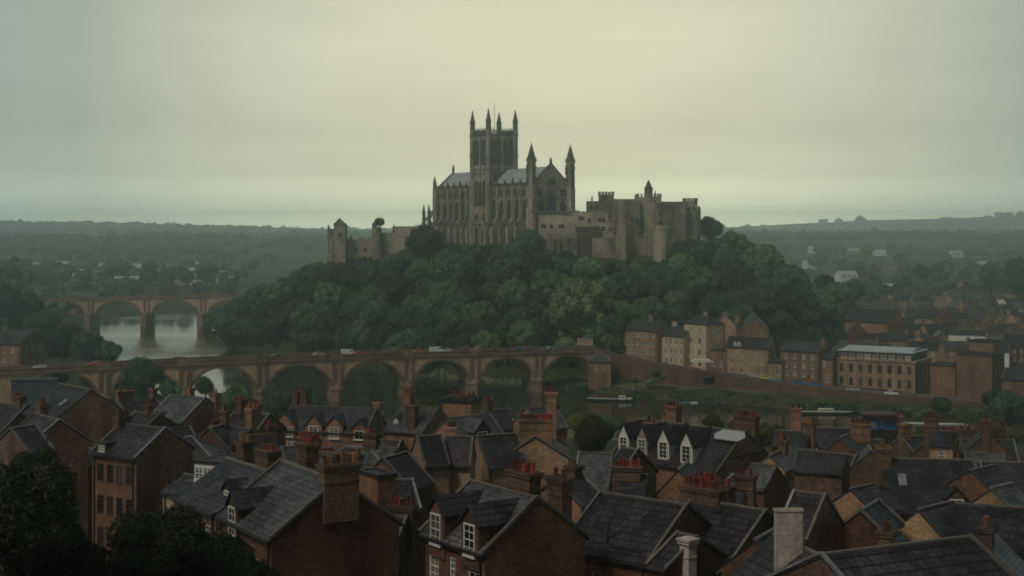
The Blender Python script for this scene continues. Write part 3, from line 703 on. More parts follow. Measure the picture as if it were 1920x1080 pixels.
# low aisle along both sides of the nave with its windows and buttresses
def side(y0, y1, bays, nave):
    bw = (y1-y0)/bays
    m = MB(); m.box(-2.2, .6, y0, y1, -4, 11.2)
    m.prism([(-2.2,11.2),(.6,11.2),(.6,12.6)], y0, y1, 'y'); put('aisle', (m, M['cath_dark']), ca)  # dark stone paints in the shade between the buttresses
    for i in range(bays):
        yc = y0 + (i+.5)*bw
        gothic(ca, .58, yc, 12.8, min(4.0, bw*.66), 14.2, -math.pi/2, 3)
        gothic(ca, -2.22, yc, 1.5, min(1.9, bw*.36), 7.2, -math.pi/2, 2)
        for d_ in (-.22, .22): gothic(ca, .58, yc+d_*bw, EV-4.5, bw*.2, 3.6, -math.pi/2, 1)
    for i in range(bays+1):
        yc = y0 + i*bw
        if (nave and i == bays) or (not nave and i == 0): yc += -.8 if nave else .8
        b_ = MB(); b_.box(-3.6, -2.0, yc-.6, yc+.6, -4, 12.5); b_.prism([(-3.6,12.5),(-2.0,12.5),(-2.0,14.4)], yc-.6, yc+.6, 'y')
        b_.box(-2.6, .6, yc-.5, yc+.5, 10, 15.5); b_.prism([(-2.6,15.5),(.6,15.5),(.6,19)], yc-.5, yc+.5, 'y'); b_.box(-.5, .6, yc-.45, yc+.45, 18, EV+.6)
        put('buttress', (b_, M['castle_light']), ca)
        pinnacle(ca, -.05, yc, EV+.6, .95, 4.3 if i % 2 == 0 else 3.4)
        pinnacle(ca, -2.9, yc, 14.4 if 0 else 13.4, .7, 3.4)
side(2.6, T0-.4, 5, True); side(T1+.4, YE-1.5, 6, False)
# great tower
tw = MB(); x0t, x1t = -.35, 15.7; TZ = 111.3-CB
tw.box(x0t, x1t, T0, T1, -4, TZ-3)
put('tower', (tw, M['cath']), ca)
st = MB()
for z in (14.2, ca_z(385,707), ca_z(325,707), ca_z(318,707), TZ-3.4, 1.6):
    st.box(x0t-.35, x1t+.35, T0-.35, T1+.35, z, z+.55)
put('string_course', (st, M['cath_dark']), ca)
pp = MB()
for a in range(15):
    f_ = (a+.5)/15
    for (p, q) in (((x0t-.3, T0-.3),(x1t+.3, T0-.3)), ((x0t-.3, T1+.3),(x1t+.3, T1+.3)), ((x0t-.3,T0-.3),(x0t-.3,T1+.3)), ((x1t+.3,T0-.3),(x1t+.3,T1+.3))):
        xx = p[0]+(q[0]-p[0])*f_; yy = p[1]+(q[1]-p[1])*f_
        pp.box(xx-.28, xx+.28, yy-.2, yy+.2, TZ-2.9, TZ-.9); pp.cone(xx, yy, TZ-.9, TZ+.9, .3, .05, 4, math.pi/4)
for (a, b_, c, d_) in ((x0t-.45,x1t+.45,T0-.45,T0-.15),(x0t-.45,x1t+.45,T1+.15,T1+.45),(x0t-.45,x0t-.15,T0-.15,T1+.15),(x1t+.15,x1t+.45,T0-.15,T1+.15)):
    pp.box(a,b_,c,d_,TZ-1.1,TZ-.7)
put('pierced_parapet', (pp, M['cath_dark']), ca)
for cx_, cy_ in ((x0t,T0),(x1t,T0),(x0t,T1),(x1t,T1)):
    b_ = MB(); b_.cone(cx_, cy_, -4, 36, 1.75, 1.65, 8, math.pi/8); b_.cone(cx_, cy_, 36, TZ, 1.45, 1.35, 8, math.pi/8)
    for z in (20, 36, 50, TZ-3): b_.cone(cx_, cy_, z, z+.5, 1.9, 1.9, 8, math.pi/8)
    tr_ = put('corner_turret', (b_, M['cath']), ca)
    pinnacle(ca, cx_, cy_, TZ-.1, 2.1, 10.6, n=8)
zb0, zb1 = ca_z(318,707)+2.6, TZ-5.2
for k in (0, 1):
    for dx in (-.33, -.13, .13, .33):
        wd = 15.7; xc = (x0t+x1t)/2 + dx*wd*(1.0)
        gothic(ca, xc, T0-.02, zb0, 2.0, zb1-zb0, 0, 2) if k == 0 else gothic(ca, x0t-.02, (T0+T1)/2 + dx*wd, zb0, 2.0, zb1-zb0, -math.pi/2, 2)
for dx in (-.33, -.11, .11, .33): gothic(ca, (x0t+x1t)/2+dx*11.5, T0-.02, ca_z(318,707)-6.5, 1.4, 5.6, 0, 1)
for dy in (-.33, 0, .33):
    gothic(ca, x0t-.02, (T0+T1)/2+dy*12, 24, 2.1, 13, -math.pi/2, 2)
for dy in (-.3, .3):
    gothic(ca, x0t-.02, (T0+T1)/2+dy*12, 2.4, 2.4, 10.5, -math.pi/2, 2)
    gothic(ca, x0t-.02, (T0+T1)/2+dy*12, 16.4, 2.0, 3.4, -math.pi/2, 2)
for yy in (T0+2.9, (T0+T1)/2, T1-2.9):
    b_ = MB(); b_.box(x0t-1.0, x0t, yy-.35, yy+.35, -4, 14); put('buttress', (b_, M['castle_light']), ca)
for q in (.5,):
    b_ = MB(); b_.box((x0t+x1t)/2-.4, (x0t+x1t)/2+.4, T0-.5, T0, ca_z(318,707), TZ-3); put('buttress', (b_, M['cath']), ca)
    b_ = MB(); b_.box(x0t-.5, x0t, (T0+T1)/2-.4, (T0+T1)/2+.4, 36, TZ-3); put('buttress', (b_, M['cath']), ca)
b_ = MB(); b_.bar((7.5,48,TZ-3),(7.5,48,TZ+14),.16); put('flagpole', (b_, M['dark']), ca)
# twin-spired front
fr = MB(); fr.prism([(0,-4),(W_,-4),(W_,EV),(HALF,RG+1.2),(0,EV)], 0, 1.2, 'y'); put('front_gable', (fr, M['cath']), ca)
cp = MB(); cp.bar((.2,.5,EV+.4),(HALF,.5,RG+1.7),.9,.6); cp.bar((W_-.2,.5,EV+.4),(HALF,.5,RG+1.7),.9,.6)
for z in (13.2, 26.8): cp.box(1.5, W_-1.5, -.25, 0, z, z+.5)
put('coping', (cp, M['cath_dark']), ca)
pinnacle(ca, HALF, .5, RG+1.5, .9, 3.6, name='finial')
gothic(ca, HALF, -.02, 12.5, 4.0, 17.5, 0, 3); gothic(ca, HALF-6.6, -.02, 12.5, 3.3, 13.5, 0, 3); gothic(ca, HALF+6.6, -.02, 12.5, 3.3, 13.5, 0, 3)
for dx in (-7.6,-6.1,6.1,7.6): gothic(ca, HALF+dx, -.02, 28.2, 1.0, 3.6, 0, 1)
for dx in (-1.3, 0, 1.3): gothic(ca, HALF+dx, -.02, 33.2, .9, 3.4, 0, 1)
for dx in (-3.6, 3.6, -9, 9):
    b_ = MB(); b_.box(HALF+dx-.5, HALF+dx+.5, -1.0, 0, -4, 24); b_.prism([(-1.0,24),(0,24),(0,26.5)], HALF+dx-.5, HALF+dx+.5, 'x'); put('buttress', (b_, M['cath']), ca)
for cx_ in (0, W_):
    top = 93.4-CB; b_ = MB(); b_.cone(cx_, .3, 19.6, 31, 2.5, 2.45, 8, math.pi/8); b_.cone(cx_, .3, 31, top, 2.3, 2.2, 8, math.pi/8)
    for z in (10, 20, 31, top-3.4, top-.5): b_.cone(cx_, .3, z, z+.5, 2.75, 2.75, 8, math.pi/8)
    t_ = put('turret', (b_, M['cath']), ca); put('turret_base', (MB().cone(cx_, .3, -4, 19.7, 2.6, 2.52, 8, math.pi/8), M['castle_light']), ca)
    s_ = MB(); s_.cone(cx_, .3, top, top+8.3, 2.35, .12, 8, math.pi/8); s_.cone(cx_,.3,top+8.2,top+9.4,.2,.02,6)
    for a in range(8):
        an = math.pi/8 + a*math.pi/4
        for k in range(1,8):
            rr = 2.35*(1-k/8.4); s_.box(cx_+rr*math.cos(an)-.14, cx_+rr*math.cos(an)+.14, .3+rr*math.sin(an)-.14, .3+rr*math.sin(an)+.14, top+k-.1, top+k+.22)
        s_.cone(cx_+2.35*math.cos(an), .3+2.35*math.sin(an), top-.2, top+1.6, .28, .03, 4)
    put('spire', (s_, M['cath_dark']), t_)
    for a in (-math.pi/2, -math.pi):
        for z in (22.5, 33.5, 38.8):
            hgt = 4.6 if z > 38 else 4.2
            gothic(ca, cx_+2.16*math.cos(a), .3+2.16*math.sin(a), z, .9, hgt, a+math.pi/2, 1)
# east end gable, low east chapel, flying buttresses
m = MB(); m.prism([(0,-4),(W_,-4),(W_,EV+.6),(HALF,RG+1),(0,EV+.6)], YE-.8, YE, 'y'); put('east_gable', (m, M['cath']), ca)
pinnacle(ca, HALF, YE-.4, RG+.8, 1.0, 4.6, name='finial')
for x in (0, W_):
    b_ = MB(); b_.cone(x, YE, -4, EV+1.5, 1.3, 1.2, 8); put('corner_turret', (b_, M['cath']), ca); pinnacle(ca, x, YE, EV+1.5, 1.5, 6.5, n=8)
m = MB(); m.box(2.5, W_-2.5, YE, YE+17, -4, 13); m.prism([(2.2,13),(HALF,17),(W_-2.2,13)], YE, YE+17, 'y'); put('east_chapel', (m, M['cath']), ca)
for yy in (YE+3.5, YE+8.6, YE+13.6): gothic(ca, 2.48, yy, 3, 2.0, 8, -math.pi/2, 2)
for yy, xx in ((YE+5.5, -.6), (YE+11.5, -.6)):
    b_ = MB(); b_.box(xx-.9, xx+.9, yy-.7, yy+.7, -4, 17.6); put('buttress', (b_, M['cath']), ca)
    pinnacle(ca, xx, yy, 17.6, 1.3, 8.6)
    fl = MB(); pts = []
    for i in range(9):
        a = i/8*math.pi/2; pts.append(((xx+.6) + 1.8*(1-math.cos(a)) , yy-(yy-YE+.5)*math.sin(a)*1.0, 15.6+6.4*math.sin(a)))
    pts2 = [Vector((xx+.3*i/8, yy-(yy-YE+.4)*i/8, 15.2+7.0*math.sin(i/8*math.pi/2))) for i in range(9)]
    for p, q in zip(pts2[:-1], pts2[1:]): fl.bar(p, q, .7, .7)
    put('flying_buttress', (fl, M['cath_dark']), ca)
for s_ in (-10, 10):
    pass
pinnacle(ca, HALF, T1+16, RG, .5, 2.4, name='finial')

# ------------------------------------------------------------------ castle pieces placed by photo columns
def col_block(parent, px0, px1, ptop, Y, depth, zb, mat='castle', cren=True, name='tower', cw=1.0, ch=1.1, oy=0):
    x0 = (px0-CX)*Y/F_PX - parent.location.x; x1 = (px1-CX)*Y/F_PX - parent.location.x
    zt = CAM_H - (ptop-HY)*Y/F_PX; y0 = Y - parent.location.y
    m = MB(); top = zt - (ch if cren else 0)
    m.box(x0, x1, y0, y0+depth, zb - parent.location.z, top - parent.location.z)
    if cren: crenels(m, x0-.15, x1+.15, y0-.15, y0+depth+.15, top - parent.location.z, cw, ch, .55)
    return put(name, (m, M[mat]), parent)
def wins(parent, Y, spots, w=1.1, h=2.0, lights=1, dark='cath_dark', arch=True):
    for px, py in spots:
        p = at(px, py, Y) - parent.location
        gothic(parent, p.x, p.y-.01, p.z-h/2, w, h, 0, lights, dark=dark)
ks = thing('castle', 'sprawling grey-brown battlemented castle on the hilltop to the right of the cathedral', 'castle', (60, 675, 46))
col_block(ks, 1102, 1152, 377, 690, 14, 40, name='wall', cren=False)
col_block(ks, 1124, 1151, 359, 692, 8, 50, cw=.9, ch=1.6)
col_block(ks, 1152, 1203, 373, 678, 20, 38, name='wall', cren=False)
col_block(ks, 1196, 1240, 363, 674, 16, 38, cw=.9, ch=1.6)
col_block(ks, 1240, 1292, 378, 680, 14, 38, name='wall', cren=False)
col_block(ks, 1284, 1308, 371, 676, 8, 38, cw=.8, ch=1.5)
col_block(ks, 1306, 1314, 394, 678, 10, 38, name='turret', cren=False)
p = at(1311, 394, 679)-ks.location; pinnacle(ks, p.x, p.y+.5, p.z, 1.1, 2.4)
# slanting bastion wedge so the faces turn like the photo's
def wedge(parent, pts, ztop, zb, mat, name, cren=0):
    m = MB(); m.prism([(x-parent.location.x, y-parent.location.y) for x, y in pts], zb-parent.location.z, ztop-parent.location.z); return put(name, (m, M[mat]), parent)
def X(px, Y): return (px-CX)*Y/F_PX
wedge(ks, [(X(1204,674),674),(X(1238,664),664),(X(1286,672),672),(X(1292,684),684),(X(1204,684),684)], CAM_H-(380-HY)*668/F_PX, 38, 'castle', 'bastion')
wedge(ks, [(X(1150,684),684),(X(1172,668),668),(X(1200,671),671),(X(1200,686),686),(X(1150,686),686)], CAM_H-(376-HY)*672/F_PX, 38, 'castle', 'bastion')
# lantern over the gatehouse
p = at(1216, 366, 681) - ks.location
l = MB(); l.cone(p.x,p.y,p.z-1,p.z+3.2,2.1,2.0,8); l.cone(p.x,p.y,p.z+3.2,p.z+3.7,2.4,2.4,8); l.cone(p.x,p.y,p.z+3.7,p.z+5.4,1.7,1.2,8); l.cone(p.x,p.y,p.z+5.4,p.z+7.6,1.2,.08,8)
lt = put('lantern', (l, M['cath_dark']), ks)
p2 = at(1228.5, 368, 681) - ks.location; pinnacle(ks, p2.x, p2.y, p2.z-1, .8, 4.3)
p2 = at(1110, 377, 691) - ks.location; pinnacle(ks, p2.x, p2.y, p2.z, .8, 3.0)
wins(ks, 674, [(1222,384)], 1.0, 2.4); wins(ks, 677.9, [(1197,396)], 1.5, 2.6, 2)
wins(ks, 668.5, [(1186,411)], 1.6, 2.4, 2); wins(ks, 669.5, [(1194.5,411)], 1.4, 2.4, 2)
wins(ks, 678, [(1160,395),(1160,415)], 1.0, 1.8)
wins(ks, 668, [(1178,395),(1184,428)], .9, 2.0); wins(ks, 663.8, [(1238,400),(1238,418)], .9, 2.2); wins(ks, 680, [(1262,392),(1274,392),(1262,412),(1278,414),(1286,400)], .9, 2.0); wins(ks, 676, [(1292,392),(1301,392),(1296,412)], .8, 1.8)
wins(ks, 652, [(1040,452),(1070,450)], .8, 1.6); wins(ks, 690, [(1108,388),(1118,388)], .8, 1.6)
# great hall ranges in front, paler
col_block(ks, 1083, 1130, 396, 676, 8, 40, 'castle', True, 'hall', .8, .7)
col_block(ks, 1010, 1086, 401, 664, 10, 40, 'castle_light', False, 'hall')
col_block(ks, 1073, 1140, 399, 662, 10, 40, 'castle_light', False, 'hall')
m = MB(); a = at(1010,401,663.5)-ks.location; c = at(1086,401,663.5)-ks.location
m.prism([(a.y,a.z),(a.y+10.5,a.z),(a.y+5,a.z+1.6)], a.x-.3, c.x+.3, 'x'); put('roof', (m, M['slate_g']), ks)
wins(ks, 664, [(1017,424),(1021,424),(1034,424),(1050,424),(1055,424)], .9, 1.8)
wins(ks, 662, [(1088,409),(1092,409),(1105,413),(1125,412),(1132,412)], .9, 1.9)
col_block(ks, 1112, 1150, 418, 655, 8, 38, 'castle_light', False, 'wing'); wins(ks, 655, [(1120,428),(1131,429),(1145,430)], 1.1, 2)
# terraces below
col_block(ks, 1025, 1082, 438, 652, 6, 34, 'castle', False, 'terrace_wall'); col_block(ks, 1080, 1125, 425, 653, 6, 34, 'cath_dark', False, 'terrace_wall')
col_block(ks, 1112, 1158, 446, 645, 6, 32, 'castle', False, 'terrace_wall')
col_block(ks, 1155, 1230, 441, 650, 6, 32, 'castle', False, 'terrace_wall')
b_ = MB()
for px in (1036,1049,1062): 
    p = at(px, 440, 652)-ks.location; b_.box(p.x-.5,p.x+.5,p.y-1.2,p.y,-12,p.z-1)
put('buttress', (b_, M['castle']), ks)
wedge(ks, [(X(1156,646),646),(X(1160,643),643),(X(1173,643),643),(X(1177,646),646),(X(1177,652),652),(X(1156,652),652)], CAM_H-(421-HY)*645/F_PX, 30, 'castle_light', 'buttress_tower')
rt = MB(); p = at(1240.5, 426, 640); rr = 14.2*640/F_PX
rt.cone(p.x-ks.location.x, p.y-ks.location.y+rr, -18, p.z-46-.2, rr*1.03, rr, 20)
rt.cone(p.x-ks.location.x, p.y-ks.location.y+rr, p.z-46-.8, p.z-46, rr*1.08, rr*1.08, 20)
for i in range(10):
    a0 = 2*math.pi*i/10; a1 = a0+.36
    rt.prism([(p.x-ks.location.x+q*math.cos(a), p.y-ks.location.y+rr+q*math.sin(a)) for q, a in ((rr*.9,a0),(rr*1.07,a0),(rr*1.07,a1),(rr*.9,a1))], p.z-46, p.z-46+.8)
put('round_tower', (rt, M['castle_light']), ks)
iv = MB()
# ruined wing at the left end of the hill
ru = thing('ruined_castle_wing', 'ruined stone castle wing with broken towers at the left end of the hilltop', 'castle', (X(700,700), 700, 44))
col_block(ru, 614, 627, 429, 700, 9, 36, cw=.5, ch=.7); 
tw2 = col_block(ru, 625.5, 648.5, 421, 697, 6.2, 36, cren=False)
p = at(637, 421, 700.1)-ru.location; m = MB(); m.cone(p.x, p.y, p.z, p.z+3.2, 4.6, .1, 4, math.pi/4); m.cone(p.x,p.y,p.z+3,p.z+4.0,.15,.02,6); put('cap', (m, M['cath_dark']), tw2)
p = at(616, 429, 700.5)-ru.location; pinnacle(ru, p.x, p.y, p.z, .9, 2.2)
col_block(ru, 648, 698, 449, 703, 5, 36, cren=False, name='curtain_wall', mat='castle_light')
for px, w_, h_ in ((655,4,3),(658,2.4,5.5),(676,6,3),(680,2,4),(688,8,1.6),(692,3,3.4)):
    col_block(ru, px-w_/2, px+w_/2, 449-h_*1.1, 703.5, 2, 60-(449-HY)*703/F_PX-.6, cren=False, name='broken_battlement')
col_block(ru, 697, 713, 426, 699, 7, 36, cren=False); p = at(702, 426, 701)-ru.location
m = MB(); m.cone(p.x,p.y,p.z,p.z+1.4,1.5,1.3,7); m.cone(p.x-.3,p.y,p.z+1.4,p.z+2.4,.9,.5,5); put('broken_top', (m, M['cath_dark']), ru)
col_block(ru, 712, 741, 436, 703, 6, 36, cren=False, name='curtain_wall')
p = at(738, 436, 703.5)-ru.location; pinnacle(ru, p.x, p.y, p.z, 1.1, 4.5)
col_block(ru, 739, 777, 424, 698, 12, 36, cw=.9, ch=.8, mat='castle_light')
col_block(ru, 775, 783, 440, 704, 12, 36, cren=False, name='curtain_wall')
wins(ru, 703, [(668,468),(685,468)], 1.0, 2.0); wins(ru, 696.9, [(637,440)], .7, 1.8); wins(ru, 698, [(706,445)], .6, 1.6) if 0 else None
m = MB(); a = at(622,450,700)-ru.location
for q in (621,): 
    b_ = MB(); b_.box(a.x-.6,a.x+.6,a.y-1.2,a.y+.0,-10,a.z); put('buttress',(b_,M['castle_light']),ru)
# low wall in front of the cathedral, planted bank
# ------------------------------------------------------------------ houses
SW = {}
def sash(w, h, cols=2, rows=4, mat='white'):
    k = (round(w,2), round(h,2), cols, rows, mat)
    if k not in SW:
        f = MB(); t = .09 if w < 2 else .1
        f.box(-w/2, -w/2+t, -.06, .03, 0, h); f.box(w/2-t, w/2, -.06, .03, 0, h); f.box(-w/2+t, w/2-t, -.06, .03, h-t, h); f.box(-w/2-.06, w/2+.06, -.12, .03, -.12, .09)
        f.box(-w/2+t, w/2-t, -.05, .02, h*.48, h*.48+.07)
        for i in range(1, cols): x = -w/2 + w*i/cols; f.box(x-.025, x+.025, -.03, .01, .09, h-t)
        for j in range(1, rows):
            if j*2 == rows: continue
            z = h*j/rows; f.box(-w/2+t, w/2-t, -.028, .008, z-.02, z+.02)
        g_ = MB(); g_.poly([(-w/2+.05,0,.05),(w/2-.05,0,.05),(w/2-.05,0,h-.05),(-w/2+.05,0,h-.05)])
        SW[k] = (f.mesh('window', M[mat]), g_.mesh('pane', M['glass']))
    return SW[k]
def window(parent, x, y, z, w, h, rz=0, cols=2, rows=4, mat='white', name='window'):
    a, b_ = sash(w, h, cols, rows, mat); f = put(name, a, parent, (x, y, z), (0,0,rz)); put('pane', b_, f); return f
POTS = {}
def pot_mesh(mat, k):
    if (mat, k) not in POTS:
        h = (.62, .78, .52)[k]; m = MB(); m.cone(0,0,0,h,.19,.15,8); m.cone(0,0,h-.12,h,.19,.19,8); m.cone(0,0,0,.12,.21,.21,8); POTS[(mat,k)] = m.mesh('chimney_pot', M[mat])
    return POTS[(mat, k)]
HR = random.Random(99)
def chimney(parent, x, y, z0, z1, w, d, pots=4, pot='pot', mat='brick', rz=0, name='chimney'):
    """w along local x, d along y, from z0 up to z1"""
    m = MB(); m.box(-w/2, w/2, -d/2, d/2, z0-z1, -.35); m.box(-w/2-.1, w/2+.1, -d/2-.1, d/2+.1, -.35, -.15); m.box(-w/2-.16, w/2+.16, -d/2-.16, d/2+.16, -.15, 0)
    m.box(-w/2-.05, w/2+.05, -d/2-.05, d/2+.05, -1.15, -1.05)
    c = put(name, (m, M[mat]), parent, (x, y, z1), (0,0,rz))
    if pots > 2: pots = max(pots, int(max(w, d)/.44))
    if HR.random() < .22 and pots: put('aerial', (MB().bar((w*.4,0,0),(w*.4,0,1.7),.04).bar((w*.4-.5,0,1.6),(w*.4+.4,0,1.6),.03).bar((w*.4-.3,-.3,1.6),(w*.4-.3,.3,1.6),.03).bar((w*.4+.1,-.25,1.6),(w*.4+.1,.25,1.6),.03).bar((w*.4-.1,-.28,1.6),(w*.4-.1,.28,1.6),.03), M['dark']), c)
    for i in range(pots):
        if w >= d: px, py = (-w/2 + w*(i+.5)/pots), 0
        else: px, py = 0, (-d/2 + d*(i+.5)/pots)
        put('chimney_pot', pot_mesh('pot_s' if HR.random() < .42 else pot, HR.choice((0,0,1,2))), c, (px, py, 0), (0,0,0), (.9,.9,.85))
    return c
def house(name, label, A, B, Y, hd=4, rise=2.6, wall='brick', roof='slate', kind='gable', ch=(), dm=(), front=None, left=None, right=None,
          base=None, H=None, cop=True, win=(1.0,1.5), group='houses of the old town', cat='house', over=.25, extra=None, par=.5, mat_win='white', zoff=0, gut=True):
    """A, B: photo pixels of the two ridge ends, Y: depth of A. front/left/right: lists of (u 0..1, metres below eave to window top[, w, h])"""
    pa = at(A[0], A[1], Y); Z = pa.z; YB = (CAM_H - Z) * F_PX / (B[1] - HY); pb = at(B[0], B[1], YB)
    d = Vector((pb.x-pa.x, pb.y-pa.y, 0)); Ln = d.length; rz = math.atan2(d.y, d.x); mid = (pa+pb)/2
    g0 = (gz(mid.x, mid.y) if base is None else base) - 1.0
    if H: g0 = min(Z - rise - H, g0)
    if kind == 'flat': rise = 0
    root = thing(name, label, cat, (mid.x, mid.y, g0), rz, group)
    ze = Z - rise - g0; zr = Z - g0; l = Ln/2
    ww, wh = win
    def holes(lst, W, x0):
        o = []
        for q in lst or []:
            w1, h1 = (q[2], q[3]) if len(q) > 2 else (ww, wh)
            xc = x0 + q[0]*W; o.append((xc-w1/2, xc+w1/2, ze-q[1]-h1, ze-q[1]))
        return o
    wl = MB()
    if kind == 'hip' : l0 = l + hd*.9
    else: l0 = l
    hf = holes(front, 2*l0, -l0)
    wl.panel(2*l0, 0, ze, hf, -hd, 1, x0=-l0)
    wl.poly([(-l0,hd,0),(l0,hd,0),(l0,hd,ze),(-l0,hd,ze)])
    for sg, lst in ((-1, left), (1, right)):
        sub = MB(); hs = holes(lst, 2*hd, -hd)
        sub.panel(2*hd, 0, ze, hs, 0, 1, x0=-hd)
        if kind == 'gable': sub.poly([(-hd,0,ze),(hd,0,ze),(0,0,zr)])
        Mx = Matrix.Translation((sg*l0,0,0)) @ Matrix.Rotation(sg*math.pi/2, 4, 'Z')
        wl.join(sub, Mx)
        for h_, q in zip(hs, lst or []):
            xc = (h_[0]+h_[1])/2; p = Mx @ Vector((xc, .1, h_[2]))
            window(root, p.x, p.y, p.z, h_[1]-h_[0], h_[3]-h_[2], sg*math.pi/2, mat=mat_win)
    put('wall', (wl, M[wall]), root)
    for h_ in hf: window(root, (h_[0]+h_[1])/2, -hd+.1, h_[2], h_[1]-h_[0], h_[3]-h_[2], cols=max(2, int(round((h_[1]-h_[0])/.5))), mat=mat_win)
    tq = .14; o = over
    sl = rise/hd if hd else 0
    rf = MB()
    if kind == 'gable':
        for sg in (-1, 1):
            e = (sg*(hd+o), ze - sl*o); q = [(-l-.05, 0, zr), (l+.05, 0, zr), (l+.05, e[0], e[1]), (-l-.05, e[0], e[1])]
            n = len(rf.v); rf.v += q + [(a, b_, c+tq) for a, b_, c in q]
            rf.f += [tuple(n+i for i in t_) for t_ in ((0,3,2,1),(4,5,6,7),(0,1,5,4),(1,2,6,5),(2,3,7,6),(3,0,4,7))]
    elif kind == 'hip':
        n = len(rf.v); a = l0+o; b_ = hd+o; z = ze - sl*o
        rf.v += [(-a,-b_,z),(a,-b_,z),(a,b_,z),(-a,b_,z),(-l,0,zr+.1),(l,0,zr+.1),(-a,-b_,z+tq),(a,-b_,z+tq),(a,b_,z+tq),(-a,b_,z+tq)]
        rf.f += [tuple(n+i for i in t_) for t_ in ((0,3,2,1),(0,1,7,6),(1,2,8,7),(2,3,9,8),(3,0,6,9),(6,7,5,4),(7,8,5),(8,9,4,5),(9,6,4))]
    else:
        rf.box(-l0-.1, l0+.1, -hd-.1, hd+.1, ze, ze+.2)
        for x0_, x1_, y0_, y1_ in ((-l0-.1,l0+.1,-hd-.1,-hd+.25),(-l0-.1,l0+.1,hd-.25,hd+.1),(-l0-.1,-l0+.25,-hd+.25,hd-.25),(l0-.25,l0+.1,-hd+.25,hd-.25)): rf.box(x0_,x1_,y0_,y1_,ze+.2,ze+.2+par)
    rp_ = put('roof', (rf, M[roof]), root)
    if kind != 'flat':
        rg_ = MB(); rg_.bar((-l,0,zr+tq+.03),(l,0,zr+tq+.03),.28,.14)
        if kind == 'hip':
            for sx in (-1,1):
                for sy in (-1,1): rg_.bar((sx*l,0,zr+tq),(sx*(l0+o),sy*(hd+o),ze-sl*o+tq+.03),.2,.1)
        put('ridge', (rg_, M['coping'] if kind == 'gable' else M['flash']), rp_)
        if cop and kind == 'gable':
            for sx in (-1, 1):
                cpm = MB()
                for sy in (-1, 1): cpm.bar((sx*(l+.02),sy*.02,zr+tq+.12),(sx*(l+.02),sy*(hd+o*.8),ze-sl*o*.8+tq+.1),.2,.14)
                put('coping', (cpm, M['coping'] if (cop == 1 or HR.random() < .45) else M['flash']), root)
        if gut:
            gm = MB(); gm.bar((-l0,-hd-o-.04,ze-sl*o),(l0,-hd-o-.04,ze-sl*o),.13); put('gutter', (gm, M['dark']), root)
            put('gutter', (MB().bar((-l0,hd+o+.04,ze-sl*o),(l0,hd+o+.04,ze-sl*o),.13), M['dark']), root)
            put('downpipe', (MB().bar((-l0+.35,-hd-.08,.2),(-l0+.35,-hd-.08,ze-.1),.1), M['dark']), root)
            if Ln > 6: put('downpipe', (MB().bar((l0-.4,-hd-.08,.2),(l0-.4,-hd-.08,ze-.1),.1), M['dark']), root)
    for c in ch:
        # (u 0..1 along ridge, y offset, width x, depth y, rise above ridge, pots, potmat, wallmat)
        u, yo, w_, d_, up, n, pm, wm = list(c) + ['pot', None][len(c)-6:]
        chimney(root, -l + u*Ln, yo, zr-2.2-abs(yo)*sl*.8, zr+up, w_, d_, n, pm or 'pot', wm or wall)
    for q in dm:
        # (u, t 0 eave..1 ridge, width, wall height, kind, [roof mat])
        u, t_, w_, h_, kd = q[:5]; rm_ = q[5] if len(q) > 5 else roof
        x = -l + u*Ln; y0 = -hd*(1-t_) - (.12 if t_ == 0 else 0); z0 = ze + rise*t_ - .25; 
        if t_ == 0: z0 = ze - 1.2; 
        top = (ze + rise*t_) + h_
        r2 = w_*.55 if kd in ('gable','white','steep') else .12
        if kd == 'steep': r2 = w_*.9
        dmb = MB(); yb = -.2
        if kd == 'box': dmb.box(-w_/2, w_/2, y0, yb, z0, top)
        else: dmb.prism([(-w_/2,z0),(w_/2,z0),(w_/2,top),(0,top+r2),(-w_/2,top)], y0, yb, 'y')
        wmat = {'white':'white','box':'white','steep':'white'}.get(kd, wall)
        if len(q) > 6: wmat = q[6]
        dd = put('dormer', (dmb, M[wmat]), root, (x,0,0))
        rm = MB()
        if kd == 'box': rm.box(-w_/2-.15, w_/2+.15, y0-.2, yb, top, top+.14)
        else:
            for sg in (-1, 1):
                a = (0, top+r2); b2 = (sg*(w_/2+.18), top-.18*r2/(w_/2)); n = len(rm.v)
                pts = [(a[0],y0-.2,a[1]),(b2[0],y0-.2,b2[1]),(b2[0],yb,b2[1]),(a[0],yb,a[1])]
                rm.v += pts + [(p[0],p[1],p[2]+.11) for p in pts]; rm.f += [tuple(n+i for i in z) for z in ((0,3,2,1),(4,5,6,7),(0,1,5,4),(1,2,6,5),(2,3,7,6),(3,0,4,7))]
        put('dormer_roof', (rm, M[rm_]), dd)
        wd_ = min(w_*.72, w_-.3, 1.15 if w_ < 2.3 else 1.5); hh = h_ - .3 if t_ > 0 else (h_+.3 if h_ > 1.2 else h_+.8)
        if kd == 'box': hh = h_-.35
        nwin = 1 if (w_ < 3 and kd != 'box') or w_ < 2.4 else int(w_/1.5)
        for i in range(nwin):
            wdi = wd_ if nwin == 1 else min(1.2,(w_-.3)/nwin*.86)
            xi = 0 if nwin == 1 else -w_/2 + .15 + (w_-.3)*(i+.5)/nwin
            a, b_ = sash(wdi, max(.7, min(hh, 2.4)), 2, 4 if hh > 1.3 else 2)
            put('window', a, dd, (xi, y0-.05, top-max(.7,min(hh,2.4))-.08)); put('pane', b_, dd, (xi, y0-.07, top-max(.7,min(hh,2.4))-.08)) if 0 else put('pane', b_, dd, (xi, y0-.062, top-max(.7,min(hh,2.4))-.08))
    if extra: extra(root, l, ze, zr, hd)
    return root

